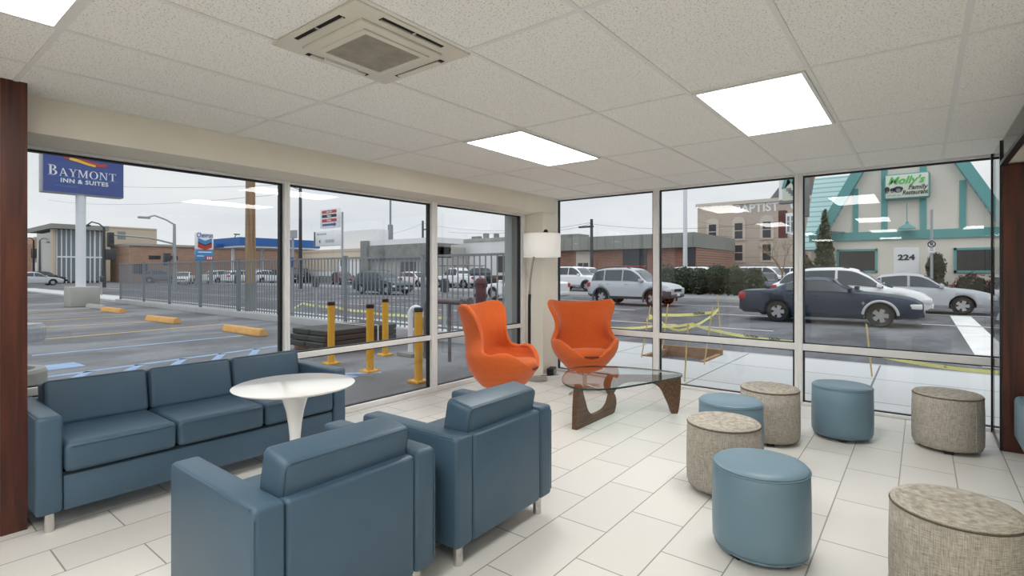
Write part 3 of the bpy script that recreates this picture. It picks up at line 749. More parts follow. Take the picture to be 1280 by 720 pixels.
# its sign board
sx0, sz1 = WY(1105, 219, Y0 - .3); sx1, sz0 = WY(1163, 247, Y0 - .3)
s_ = thing('wall_sign', 'cream restaurant sign board with green and black lettering on the gable', 'sign', ((sx0 + sx1) / 2, Y0 - .32, (sz0 + sz1) / 2))
hx, hz = (sx1 - sx0) / 2, (sz1 - sz0) / 2
bm = nb(); box(bm, -hx, hx, -.1, .2, -hz, hz, .12, 4); obj('cabinet', bm, 'teal_paint', s_)
bm = nb(); box(bm, -hx + .07, hx - .07, -.13, -.08, -hz + .07, hz - .07, .02, 2); obj('face', bm, 'sign_cream', s_)
q_ = hx / 1.2
text('lettering', "Molly's", .66 * q_, 'sign_green', s_, (-.06 * q_, -.14, .36 * q_), (PI / 2, 0, 0), .01, shear=.3, bold=.016 * q_, sx=1.02)
text('lettering', "Family", .40 * q_, 'ink', s_, (.55 * q_, -.14, -.12 * q_), (PI / 2, 0, 0), .01, shear=.25, bold=.004, sx=.95)
text('lettering', "Restaurant", .40 * q_, 'ink', s_, (.42 * q_, -.14, -.44 * q_), (PI / 2, 0, 0), .01, shear=.25, bold=.004, sx=.74)
bm = nb()
for x, z, a, b in ((-1.0, -.2, .14, .22), (-.72, -.24, .12, .16), (-.42, -.2, .26, .2)):
    x, z, a, b = x * q_ - .02, z * q_, a * q_, b * q_
    prism(bm, [(x + a * math.cos(q) * (1 + .12 * math.sin(3 * q)), z + b * math.sin(q)) for q in [2 * PI * i / 20 for i in range(20)]], lambda u, v, d: (u, d, v), -.145, -.12)
obj('drawing', bm, 'ink', s_)
bm = nb()
for x, z, a in ((-.4, -.26, .12), (-.74, -.34, .07), (-.98, -.34, .07)):
    x, z, a = x * q_ - .02, z * q_, a * q_
    prism(bm, [(x + a * math.cos(q), z + a * math.sin(q)) for q in [2 * PI * i / 16 for i in range(16)]], lambda u, v, d: (u, d, v), -.15, -.14)
for k in range(3): beam(bm, (q_ * (-1.0 + .25 * k), -.58 * q_), (q_ * (-.82 + .25 * k), q_ * (-.52 - .03 * k)), .02, -.15, -.13)
obj('drawing', bm, 'ink_grey', s_)

# --- church with painted name
Y1 = 75.0
t = thing('church', 'tan brick church with arched windows and white painted lettering, beyond the car park', 'building', (0, Y1, ZG))
x0, x1 = -25.4, -6.0
part('wall', 'tan_brick', t, (x0, x1, 0, 16, 0, 10.9)); part('cornice', 'stone_trim', t, (x0 - .2, x1, -.25, .1, 10.7, 11.15)); part('foundation', 'concrete', t, (x0, x1, -.06, .02, 0, 1.6))
bm = nb(); prism(bm, [(-17.2, 11), (-15.2, 13.6), (-4.0, 13.6), (-4.0, 11)], lambda u, v, d: (u, d, v), 4, 14); obj('roof', bm, 'slate', t)
part('chimney', 'red_brick', t, (-13.9, -11.6, 5, 7, 13.2, 15.3), (-14.05, -11.45, 4.9, 7.1, 15.0, 15.4))
bm_t = text('lettering', 'BAPTIST', 1.55, 'sign_white', t, (-17.55, -.03, 10.0), (PI / 2, 0, 0), .02, bold=.05, sx=.98)
text('lettering', 'C', 1.55, 'sign_white', t, (-12.9, -.03, 10.0), (PI / 2, 0, 0), .02, bold=.05, sx=.98)
for x in (-23.25, -19.75, -16.2, -12.6, -9.0):
    for zt, zb, arch in ((8.25, 5.9, True), (5.25, 2.9, False)):
        pts = [(-.85, zb - .15), (.85, zb - .15), (.85, zt)] + ([(.85 * math.cos(a), zt + .75 * math.sin(a)) for a in [PI * i / 10 for i in range(1, 10)]] if arch else []) + [(-.85, zt)]
        bm = nb(); prism(bm, pts, lambda u, v, d: (x + u, d, v), -.16, .05); w_ = obj('window', bm, 'stone_trim', t)
        part('pane', 'dark_window', w_, (x - .5, x + .5, -.19, -.1, zb + .1, zt - .15))
        part('sash_bar', 'stone_trim', w_, (x - .5, x + .5, -.22, -.18, (zb + zt) / 2 - .05, (zb + zt) / 2 + .05))

# --- long low brick building with grey fascia
Y2 = 58.0
t = thing('brick_building', 'long low brick building with a deep grey fascia behind the white trucks', 'building', (0, Y2, ZG))
part('wall', 'red_brick', t, (-48, -19.8, 0, 15, 0, 4.3)); part('fascia', 'fascia_grey', t, (-48, -19.7, -.8, 15, 4.2, 5.85))
bx_ = []
for k in range(24): bx_.append((-47.5 + 1.2 * k, -47.45 + 1.2 * k, -.83, -.79, 4.25, 5.8))
part('fascia_rib', 'concrete_dark', t, *bx_)
d_ = part('door', 'stone_trim', t, (-35.3, -33.2, -.08, .02, 0, 4.1)); part('pane', 'dark_window', d_, (-35.0, -34.3, -.1, -.05, .6, 2.6), (-34.2, -33.5, -.1, -.05, .6, 2.6))
part('entrance_recess', 'dark_window', t, (-28.7, -25.6, -.05, .02, 0, 4.2))
part('pier', 'dark_window', t, (-20.9, -19.9, -.1, .02, 0, 4.2))
part('roof_unit', 'concrete_dark', t, (-46, -38, 5, 8, 5.8, 6.8))

# --- buildings across the street, seen through the left windows
def flat_building(label, m, x0, x1, y0, y1, z1, cap=None, cat='building'):
    t = thing('building', label, cat, ((x0 + x1) / 2, y0, ZG)); h = (x1 - x0) / 2
    part('wall', m, t, (-h, h, 0, y1 - y0, 0, z1))
    if cap: part('parapet', cap, t, (-h - .15, h + .15, -.12, y1 - y0, z1, z1 + .35))
    return t, h
a, b = WY(548, 300, 44)[0], WY(652, 300, 44)[0]
t, h = flat_building('white low building with a barred window behind the corner egg chair window', 'white_paint', a, b, 44, 46.5, 4.9, 'concrete')
part('window', 'dark_window', t, (WY(621, 1, 44)[0] - (a + b) / 2, WY(632, 1, 44)[0] - (a + b) / 2, -.05, .02, 1.4, 3.2))
part('roof_vent', 'concrete_dark', t, (0, .5, 1, 1.5, 5.2, 5.9), (1.6, 2, 1, 1.5, 5.2, 5.8), (-1.8, -.6, 1, 1.5, 5.2, 5.6))
a, b = WY(553, 300, 62)[0], WY(612, 300, 62)[0]
t = thing('building', 'white hall with a pyramid roof showing above the low white building', 'building', ((a + b) / 2, 62, ZG)); h = (b - a) / 2
part('wall', 'peach_wall', t, (-h, h, 0, 2 * h, 0, 5.9))
bm = nb(); A = [bm.verts.new(p) for p in ((-h - .4, -.4, 5.8), (h + .4, -.4, 5.8), (h + .4, 2 * h, 5.8), (-h - .4, 2 * h, 5.8))]; tp = bm.verts.new((0, h, 7.6)); bm.faces.new(A[::-1])
for i in range(4): bm.faces.new((A[i], A[(i + 1) % 4], tp))
obj('roof', bm, 'white_paint', t)
a, b = WY(457, 310, 39)[0], WY(547, 310, 39)[0]
t, h = flat_building('streaked grey concrete building behind the green station wagon', 'concrete', a, b, 39, 43.4, 4.2)
part('fascia', 'concrete_dark', t, (-h, h, -.5, 2, 3.0, 4.6)); part('pilaster', 'concrete_dark', t, (-h - .1, -h + 1.2, -.7, 1, 0, 5.2)); part('white_coping', 'white_paint', t, (-h, h, -.3, 4, 4.6, 5.2))
part('shop_window', 'dark_window', t, (h - 6, h - 3.5, -.06, .02, .8, 2.6), (h - 2.6, h - .4, -.06, .02, .8, 2.6))
a, b = WY(372, 320, 40)[0], WY(456.5, 320, 40)[0]
t, h = flat_building('low peach and white building left of the grey concrete building', 'white_paint', a, b, 40, 44, 4.1, 'tan_wall')
part('upper_band', 'peach_wall', t, (-h, h, -.06, .02, 2.9, 4.1)); part('brick_panel', 'tan_wall', t, (-h, 2, -.08, .02, 1.6, 3.0)); part('base_band', 'concrete_dark', t, (-h, h, -.05, .02, 0, .9))
part('window', 'dark_window', t, (h - 5.2, h - 3.8, -.1, .02, 2.2, 3.0)); part('roof_block', 'white_paint', t, (h - 8.5, h - .5, 2, 4, 4.2, 7.0))

# gas station canopy
bt = thing('gas_canopy', 'blue edged filling station canopy on slim posts, across the street', 'canopy', (-70, 34, ZG))
(ya, za), (yb, zb) = WX(300, 299, -70), WX(423, 310, -70)
def wxy(px, X): return WX(px, 305, X)[0] - 34
part('canopy_edge', 'canopy_blue', bt, (-8, 0, wxy(300, -70), wxy(400, -70), 4.9, 6.0)); part('roof_deck', 'white_paint', bt, (-7.9, -.1, wxy(300, -70) + .1, wxy(400, -70) - .1, 4.7, 4.95))
part('small_canopy_edge', 'canopy_blue', bt, (-8, -5, wxy(270, -75), wxy(297, -75), 4.8, 5.25))
for px in (290, 327, 352, 385): part('post', 'post_white', bt, (-4.2, -3.9, wxy(px, -74), wxy(px, -74) + .3, 0, 4.8))
for px in (325, 372): part('fuel_pump', 'sign_white', bt, (-4.6, -3.4, wxy(px, -74) - .9, wxy(px, -74) - .2, 0, 1.9), bev=.06)

# far end of the street, left
t = thing('building', 'modern glass fronted building with a flat roof slab far behind the blue pole sign', 'building', (-88, 22, ZG))
f = lambda px, X=-88: WX(px, 330, X)[0] - 22
part('core', 'dark_window', t, (-12, -.4, f(72), f(131), 0, 7.0)); part('roof_slab', 'fascia_grey', t, (-13, 1.2, f(61), f(133), 7.0, 7.6))
part('corner_column', 'tan_wall', t, (-1, .3, f(65), f(69), 0, 7.0)); part('white_column', 'white_paint', t, (-.4, .2, f(95), f(98), 0, 7), (-.4, .2, f(117), f(119), 0, 7))
part('curtain_wall', 'pale_glass', t, (-.5, 0, f(70), f(94), .2, 6.9), (-.5, 0, f(99), f(129), .2, 6.9))
part('mullion', 'white_paint', t, *[(-.1, .08, f(70 + 6 * k), f(70 + 6 * k) + .12, 0, 7) for k in range(10)], (-.1, .1, f(70), f(129), 3.3, 3.5))
t = thing('building', 'plain tan box shaped building beside the glass fronted one', 'building', (-102, 34, ZG))
f = lambda px, X=-102: WX(px, 330, X)[0] - 34
part('wall', 'tan_wall', t, (-14, 0, f(132), f(196), 0, 8.5)); part('dark_panel', 'concrete_dark', t, (-.1, .05, f(144), f(150), 0, 4.6)); part('coping', 'stone_trim', t, (-14.1, .1, f(132), f(196), 8.5, 8.7))
t = thing('building', 'long pinkish brick building stretching behind the filling station', 'building', (-84, 36, ZG))
f = lambda px, X=-84: WX(px, 330, X)[0] - 36
part('wall', 'red_brick_side', t, (-8, 0, f(161), f(392), 0, 5.0)); part('coping', 'concrete', t, (-8, .2, f(161), f(392), 5.0, 5.3))
part('window', 'dark_window', t, *[(-.1, .05, f(p), f(p) + 1.1, 1.2, 2.6) for p in (166, 173)])
for p in (186, 208): part('wall_sign', 'ink', t, (-.1, .05, f(p), f(p) + 1.4, 3.2, 3.7))
t = thing('building', 'old pink brick building at the far left end of the street', 'building', (-120, 20, ZG))
f = lambda px, X=-120: WX(px, 330, X)[0] - 20
part('wall', 'red_brick_side', t, (-16, 0, f(20), f(66), 0, 6.2)); part('gable', 'red_brick_side', t, (-10, 0, f(44), f(56), 6.2, 7.4)); part('shopfront', 'white_paint', t, (-.1, .05, f(40), f(62), 0, 3.0))
part('upper_window', 'dark_window', t, *[(-.1, .06, f(p), f(p) + 1, 3.8, 5.4) for p in (39, 45, 51, 58)])
bm = nb(); prism(bm, [(-60, 0), (-46, 2.4), (-20, 3.2), (0, 2.0), (20, 2.9), (44, 1.4), (60, 0)], lambda u, v, d: (u, d, v), 0, 30)
o = obj('hill', bm, 'slate', None, (-120, 150, ZG)); o['kind'] = 'structure'; o.scale = (1, 1, 2.2)
# ================================================================== SIGNS, POLES, FENCE
def serif_word(bm, word, fn, depth):
    def P(poly): prism(bm, poly, fn_, 0, depth)
    def R(x0, x1, y0, y1): P([(x0, y0), (x1, y0), (x1, y1), (x0, y1)])
    def ringp(cx, cy, ro, ri, a0, a1, n=14):
        for i in range(n):
            a, b = a0 + (a1 - a0) * i / n, a0 + (a1 - a0) * (i + 1) / n
            P([(cx + ro[0] * math.cos(a), cy + ro[1] * math.sin(a)), (cx + ro[0] * math.cos(b), cy + ro[1] * math.sin(b)), (cx + ri[0] * math.cos(b), cy + ri[1] * math.sin(b)), (cx + ri[0] * math.cos(a), cy + ri[1] * math.sin(a))])
    pen = 0
    for i, ch in enumerate(word):
        sc = 1.3 if i == 0 else 1.0; ox = pen
        fn_ = lambda u, v, d, ox=ox, sc=sc: fn(ox + u * sc, v * sc, d)
        s = .05
        if ch == 'B':
            R(.1, .26, 0, 1); R(0, .34, 0, s); R(0, .34, 1 - s, 1); wdt = .74
            ringp(.3, .755, (.3, .245), (.15, .195), -PI / 2, PI / 2); ringp(.32, .265, (.36, .265), (.2, .215), -PI / 2, PI / 2)
        elif ch == 'A':
            P([(.36, 1), (.46, 1), (.86, 0), (.68, 0)]); P([(.36, 1), (.42, .9), (.16, 0), (.10, 0)]); R(.2, .62, .3, .36); R(0, .27, 0, s); R(.56, .96, 0, s); wdt = .9
        elif ch == 'Y':
            P([(.08, 1), (.26, 1), (.50, .45), (.38, .42)]); P([(.68, 1), (.74, 1), (.5, .42), (.44, .45)]); R(.36, .52, 0, .5); R(.26, .62, 0, s); R(0, .34, 1 - s, 1); R(.58, .86, 1 - s, 1); wdt = .86
        elif ch == 'M':
            R(.1, .16, 0, 1); R(.82, .98, 0, 1); P([(.1, 1), (.28, 1), (.58, .1), (.5, .02)]); P([(.82, 1), (.88, .9), (.56, .02), (.5, .02)]); R(0, .28, 0, s); R(.72, 1.08, 0, s); R(0, .2, 1 - s, 1); R(.88, 1.08, 1 - s, 1); wdt = 1.14
        elif ch == 'O':
            ringp(.46, .5, (.46, .52), (.29, .47), 0, 2 * PI, 28); wdt = .98
        elif ch == 'N':
            R(.1, .17, 0, 1); R(.74, .81, 0, 1); P([(.08, 1), (.28, 1), (.81, 0), (.74, 0), (.72, .02)]); R(0, .28, 0, s); R(.62, .92, 1 - s, 1); R(0, .2, 1 - s, 1); wdt = .98
        elif ch == 'T':
            R(.32, .48, 0, 1); R(.22, .58, 0, s); R(.02, .78, .94, 1); P([(.02, 1), (.06, 1), (.06, .76), (.02, .76)]); P([(.74, 1), (.78, 1), (.78, .76), (.74, .76)]); wdt = .82
        pen += (wdt + .06) * sc
    return pen

# big blue pole sign in the parking lot
XS = -29.0
t = thing('pole_sign', 'tall blue hotel pole sign with white lettering on a white pole in the parking lot', 'sign', (XS, 6.33, ZG))
D = -ZG; yy = lambda px: WX(px, 240, XS)[0] - 6.33
zz = lambda px, py: WX(px, py, XS)[1] + D
y0, y1 = yy(52), yy(155); zb = zz(103, 243.5); zt = zb + 2.35
bm = nb(); cyl(bm, (-.25, 0, .8), (-.25, 0, zb + .3), .18, .18, 24); obj('pole', bm, 'post_white', t)
bm = nb(); box(bm, -.75, .35, -.48, .55, 0, .86, .03, 2); obj('footing', bm, 'concrete', t)
bm = nb(); box(bm, -.55, -.02, y0, y1, zb, zt, .03, 2); obj('cabinet', bm, 'galvanised', t)
bm = nb(); box(bm, -.03, .0, y0 + .05, y1 - .03, zb + .04, zt - .04); obj('face', bm, 'sign_blue', t)
ya = yy(60); ye = yy(146); zbase = zz(103, 222.5)
tmp = nb(); wd = serif_word(tmp, 'BAYMONT', lambda u, v, d: (d, u, v), .01); tmp.free()
k = (ye - ya) / wd
bm = nb(); serif_word(bm, 'BAYMONT', lambda u, v, d: (.003 + d, ya + u * k, zbase + v * k), .012); obj('lettering', bm, 'sign_white', t, ang=10)
text('lettering', 'INN & SUITES', .25, 'sign_white', t, (.012, (ya + ye) / 2 + .04, zz(103, 228)), (PI / 2, 0, PI / 2), .006, bold=.006, sx=1.02, spacing=1.1)
for z, w0, w1 in ((zz(103, 223.9) + .012, ya, ye + .05), (zz(82, 232.5), ya + .2, ya + 1.0)):
    bm = nb(); box(bm, .002, .01, w0, w1, z - .012, z + .006); obj('rule', bm, 'sign_skyblue', t)
yc0, yc1 = yy(80), yy(134)
def swoosh(m, off, h0, h1, s, e):
    up, lo = [], []
    for i in range(21):
        f = s + (e - s) * i / 20; y = yc0 + (yc1 - yc0) * f; z = zz(107, 203) + off + .11 * math.sin(PI / 2 + f * PI * 1.25) ; h = h0 + (h1 - h0) * f
        up.append((y, z + h)); lo.append((y, z - h))
    bm = nb(); prism(bm, up + lo[::-1], lambda u, v, d: (d, u, v), .003, .012 if m == 'sign_red' else .016); obj('emblem', bm, m, t)
swoosh('sign_red', .05, .12, .06, 0, 1); swoosh('sign_yellow', -.015, .075, .03, .12, .72)

# filling station sign
XS = -62.0
yy = lambda px: WX(px, 300, XS)[0]; zz = lambda py: WX(256, py, XS)[1] + D
yc = (yy(245) + yy(267)) / 2; hw = (yy(267) - yy(245)) / 2
t = thing('pole_sign', 'filling station pole sign with a blue and a red chevron, beyond the fence', 'sign', (XS, yc, ZG))
part('pole', 'post_grey', t, (-.25, -.05, -hw + .1, -hw + .3, 0, zz(318)), (-.25, -.05, hw - .3, hw - .1, 0, zz(318)))
part('cabinet', 'sign_white', t, (-.4, 0, -hw, hw, zz(312), zz(291)), bev=.05)
part('lower_panel', 'sign_skyblue', t, (-.4, .0, -hw, hw, zz(325.5), zz(312.8)), bev=.03)
text('lettering', 'Chevron', .74, 'sign_blue', t, (.01, 0, zz(294.3)), (PI / 2, 0, PI / 2), .01, bold=.012, sx=.62)
for m, py in (('sign_skyblue', 301), ('sign_red', 306.3)):
    c = zz(py); w_ = hw * .78; d = .3; th_ = .55
    bm = nb(); prism(bm, [(-w_, c + d), (0, c), (w_, c + d), (w_, c + d - th_), (0, c - th_), (-w_, c + d - th_)], lambda u, v, q: (q, u, v), .002, .05); obj('emblem', bm, m, t)
part('stripe', 'sign_white', t, (0, .02, -hw + .2, hw - .2, zz(315.9), zz(314.6))); part('stripe', 'sign_white', t, (0, .02, -hw + .1, -.1, zz(320.6), zz(319.6)))
part('price_panel', 'sign_red', t, (0, .03, .05, hw - .05, zz(324.9), zz(320.2)))
part('faint_price', 'sign_white', t, *[(.028, .038, hw * .22 + .2 * k, hw * .22 + .2 * k + .12, zz(322.5) - .14, zz(322.5) + .14) for k in range(3)])
# stacked shop signs on a post
YS = 26.2
zz = lambda px, py: WY(px, py, YS)[1] + D
xx = lambda px: WY(px, 280, YS)[0]
xc = xx(428)
t = thing('pole_sign', 'white shop sign post with a blue arrow board above a wider board, beyond the fence', 'sign', (xc, YS, ZG)); f = lambda px: xx(px) - xc
bm = nb(); cyl(bm, (0, 0, 0), (0, 0, zz(428, 265)), .09, seg=12); obj('post', bm, 'galvanised', t)
part('upper_board', 'sign_white', t, (f(403), f(425), -.22, .1, zz(414, 285), zz(414, 261)), bev=.02); part('lower_board', 'sign_white', t, (f(397), f(428), -.3, .12, zz(412, 307.5), zz(412, 289)), bev=.02)
part('board_side', 'ink_grey', t, (f(396), f(398), -.3, .12, zz(412, 307.5), zz(412, 289)))
for s, py, m, bx in (('Custom Auto', 264.8, 'sign_red', 0), ('Signs', 270, 'sign_white', 1), ('Pinstriping', 275.6, 'sign_red', 0)):
    zc = zz(415, py); m2 = 'ink' if bx else 'sign_red'
    part('letter_panel', m2, t, (f(405.5), f(423.5), -.24, -.21, zc - .13, zc + .13))
    text('lettering', s, .24 if bx else .21, 'sign_white', t, ((f(405.5) + f(423.5)) / 2, -.246, zc), (PI / 2, 0, 0), .004, bold=.006, sx=1.3 if bx else .74)
zc = zz(415, 281); l, r = f(406), f(423.5)
bm = nb(); prism(bm, [(l, zc - .09), (r - .35, zc - .09), (r - .35, zc - .19), (r, zc), (r - .35, zc + .19), (r - .35, zc + .09), (l, zc + .09)], lambda u, v, d: (u, d, v), -.245, -.215); obj('arrow', bm, 'sign_blue', t)
text('lettering', 'DEGREES', .36, 'ink_grey', t, (f(416), -.31, zz(412, 302)), (PI / 2, 0, 0), .004, sx=.95)
text('lettering', '4', .42, 'ink', t, (f(403.5), -.31, zz(412, 302)), (PI / 2, 0, 0), .004, bold=.01)
part('faint_lettering', 'ink_grey', t, *[(f(400) + .22 * k, f(400) + .22 * k + .14, -.305, -.299, zz(412, 293.6), zz(412, 291.6)) for k in range(7)])

# restaurant pole sign at the left of the gable, partly behind the mullion
YS = 28.2
xx = lambda px: WY(px, 280, YS)[0]; zz = lambda py: WY(985, py, YS)[1] + D
xc = xx(1001)
t = thing('pole_sign', 'white and green restaurant pole sign half hidden by the right window mullion', 'sign', (xc, YS, ZG)); f = lambda px: xx(px) - xc
bm = nb(); cyl(bm, (0, 0, 0), (0, 0, zz(200)), .13, seg=12); obj('post', bm, 'pole_wood', t)
part('upper_board', 'sign_cream', t, (f(979), f(999), -.25, .1, zz(252), zz(205)), bev=.02); part('board_side', 'sign_white', t, (f(975), f(979.3), -.25, .1, zz(250), zz(205)))
part('frame', 'concrete_dark', t, (f(975), f(1000), -.3, .15, zz(254.5), zz(251.5)), (f(1004), f(1011), -.2, .2, zz(272), zz(200)))
text('lettering', 'M', 1.0, 'teal_paint', t, (f(988), -.27, zz(228)), (PI / 2, 0, 0), .01, shear=.3, bold=.02)
part('faint_lettering', 'ink_grey', t, *[(f(984) + .1 * k, f(984) + .1 * k + .22, -.262, -.25, zz(238 + 3 * k) - .08, zz(238 + 3 * k) + .08) for k in range(4)])
part('lower_board', 'sign_white', t, (f(983), f(997), -.2, .1, zz(292), zz(267)), bev=.02)
part('brick_pillar', 'maroon', t, (f(974), f(983), -.2, .3, zz(297), zz(263)))
part('faint_lettering', 'ink_grey', t, *[(f(985) + .17 * k, f(985) + .17 * k + .1, -.212, -.2, zz(q) - .12, zz(q) + .12) for k in range(4) for q in (274, 281, 287)])

# poles
def pole(name, label, px, py_top, Y, r, m, cat='pole', X=None):
    if X is None: x, z = WY(px, py_top, Y); y = Y
    else: y, z = WX(px, py_top, X); x = X
    t = thing(name, label, cat, (x, y, ZG)); bm = nb(); cyl(bm, (0, 0, 0), (0, 0, z + D), r, r * .8, 12); obj('shaft', bm, m, t)
    return t, z + D
t, z = pole('utility_pole', 'thick brown wooden utility pole behind the fence in the first window', 313, 150, 9.1, .19, 'pole_wood')
bm = nb(); cyl(bm, (0, 0, 0), (0, 0, 1.1), .197, seg=12); obj('dark_base', bm, 'concrete_dark', t)
bm = nb(); tube(bm, [(-.3, 0, z), (-3.5, 1.6, 1.4)], .02, 5); obj('guy_wire', bm, 'post_dark', t)
t, z = pole('utility_pole', 'dark thin utility pole just inside the second window, left of the shop signs', 375.5, 215, 24.6, .16, 'post_dark'); bm = nb(); tube(bm, [(0, 0, z - 1.6), (-1.5, -.2, z - 1.1)], .03, 5); obj('bracket', bm, 'post_dark', t)
t, z = pole('flag_pole', 'tall grey mast with a thicker lower section above the concrete building', 488, 200, 46, .16, 'post_grey'); bm = nb(); cyl(bm, (0, 0, 0), (0, 0, WY(488, 281, 46)[1] + D), .42, .36, 12); obj('lower_sleeve', bm, 'ink_grey', t)
t, z = pole('utility_pole', 'short dark pole rising above the roof of the concrete building', 528.5, 276, 60, .22, 'post_dark'); bm = nb(); box(bm, -.1, .8, -.1, .1, z - 1.6, z - 1.4); obj('crossarm', bm, 'post_dark', t)
t, z = pole('utility_pole', 'dark utility pole in front of the long brick building in the fourth window', 739.5, 274, 50, .2, 'post_dark'); bm = nb(); box(bm, -1.6, .2, -.1, .1, z - .9, z - .7); obj('crossarm', bm, 'post_dark', t)
t, z = pole('lamp_post', 'tall pale grey lamp post rising behind the hedge', 856.5, 200, 34, .15, 'post_white', 'lamp post'); bm = nb(); tube(bm, [(0, 0, z - .1), (.6, -.6, z + .3), (2, -2, z + .4)], .07, 8); obj('lamp_arm', bm, 'post_white', t)
t, z = pole('utility_pole', 'thin wooden pole with wires standing on the roofline by the peach building', 453, 293, 52, .16, 'post_dark'); bm = nb(); box(bm, -.8, .8, -.1, .1, z - .7, z - .55); obj('crossarm', bm, 'post_dark', t)
t, z = pole('street_pole', 'thin grey pole with a small blue sign beside the fence and first mullion', 366, 262 + 30, 8.6, .045, 'galvanised'); bm = nb(); box(bm, -.13, .13, -.055, -.04, z - 1.05, z - .75); obj('sign_plate', bm, 'sign_blue', t)
bm = nb(); box(bm, -.2, .2, -.04, .04, z - .15, z + .1); obj('top_fitting', bm, 'galvanised', t)

def street_light(label, px, X, py_top, px_end, py_end, m, sig=False):
    y, z = WX(px, py_top, X); ye, ze = WX(px_end, py_end, X); z += D; ze += D
    t = thing('street_light', label, 'street light', (X, y, ZG)); dy = ye - y
    bm = nb(); cyl(bm, (0, 0, 0), (0, 0, z), .17, .1, 12); obj('pole', bm, m, t)
    bm = nb(); tube(bm, [(0, 0, z - .05), (0, dy * .3, z + .3), (0, dy * .7, (z + ze) / 2 + .4), (0, dy, ze)], .06, 8); obj('lamp_arm', bm, m, t)
    bm = nb(); box(bm, -.15, .15, dy - .5, dy + .3, ze - .08, ze + .08, .03, 2); obj('lamp_head', bm, m, t)
    return t, y, z
t, y, z = street_light('grey street light with a signal mast arm near the filling station', 218, -48, 280, 182, 272, 'galvanised')
ya = WX(138, 293, -48)[0] - y; za = WX(138, 293, -48)[1] + D; zr = WX(218, 305, -48)[1] + D
bm = nb(); tube(bm, [(0, 0, zr), (0, ya * .4, zr + (za - zr) * .75), (0, ya, za)], .07, 8); obj('mast_arm', bm, 'galvanised', t)
bm = nb(); box(bm, -.2, .2, ya - .2, ya + .2, za - .95, za + .15, .05, 2); hd = obj('signal_head', bm, 'post_dark', t)
bm = nb()
for k in range(3): cyl(bm, (.2, ya, za - .1 - .32 * k), (.26, ya, za - .1 - .32 * k), .11, seg=12)
obj('signal_lens', bm, 'dark_window', hd)
yb = WX(152, 294, -48)[0] - y; bm = nb(); box(bm, -.03, .03, yb - .25, yb + .25, za - .35, za + .25); obj('street_name_plate', bm, 'ink_grey', t)
bm = nb(); box(bm, -.2, .2, -.75, -.3, 2.0, 3.0, .04, 2); obj('side_signal', bm, 'post_dark', t)
t, y, z = street_light('dark street light with a short arm in front of the glass fronted building', 130, -60, 284, 108, 282, 'post_dark')
ya = WX(138, 330, -60)[0] - y
bm = nb(); box(bm, -.2, .2, ya - .4, ya + .4, 2.6, 3.6, .05, 2); obj('side_signal', bm, 'post_dark', t)
t, y, z = street_light('distant street light at the far left edge of the window', 42, -100, 300, 30, 302, 'post_dark')
t, y, z = street_light('small distant street light beside the filling station canopy', 291, -80, 300, 297, 293, 'post_dark')

# overhead wires
def wire(a, b, sag=.6, where='behind the left windows'):
    a, b = Vector(a), Vector(b); bm = nb()
    tube(bm, [a.lerp(b, i / 12) - Vector((0, 0, sag * 4 * (i / 12) * (1 - i / 12))) for i in range(13)], .018, 4)
    tag(obj('overhead_wire', bm, 'post_dark'), 'thin dark overhead wire crossing the sky ' + where, 'wire', 'overhead wires ' + where)
def at(px, py, Y): x, z = WY(px, py, Y); return (x, Y, z)
RW = 'behind the right windows'
wire(at(739.5, 278, 49.85), at(560, 290, 49), .6, RW); wire(at(739.5, 280, 49.85), at(980, 276, 49.6), .6, RW); wire(at(739.5, 279, 49.85), at(690, 288, 49.6), .2, RW)
wire(at(453, 296, 51.6), at(529, 279, 59.6)); wire(at(529, 279, 59.6), at(660, 287, 58))
wire(at(376, 240, 24.5), at(60, 250, 24.3), 1); wire(at(376, 230, 24.5), at(60, 225, 24.0), .8)
wire(at(872, 277, 70), at(1000, 285, 70), .4, RW); wire(at(872, 291, 70), at(1000, 296, 70), .4, RW); wire(at(862, 322, 70), at(1000, 318, 70), .2, RW)

mat('fence_grey', srgb(116, 124, 131), .5)
# iron fence along the parking lot
t = thing('iron_fence', 'grey metal picket fence on a low kerb along the parking lot', 'fence', (0, 8.14, .06))
px_ = [-30.6, -27.4, -24.4, -21.35, -18.25, -15.2, -12.1, -9.06, -6.35]
for x in px_:
    bm = nb(); box(bm, x - .04, x + .04, -.04, .04, 0, 1.76); box(bm, x - .05, x + .05, -.05, .05, 1.74, 1.77); obj('post', bm, 'fence_grey', t)
for x0, x1 in zip(px_, px_[1:]):
    bm = nb(); box(bm, x0 + .04, x1 - .04, -.022, .022, 1.68, 1.73); box(bm, x0 + .04, x1 - .04, -.02, .02, .08, .12)
    n = int((x1 - x0) / .155)
    for k in range(1, n):
        x = x0 + (x1 - x0) * k / n; box(bm, x - 0.0115, x + 0.0115, -0.0115, 0.0115, .03, 1.70)
    obj('picket_panel', bm, 'fence_grey', t)

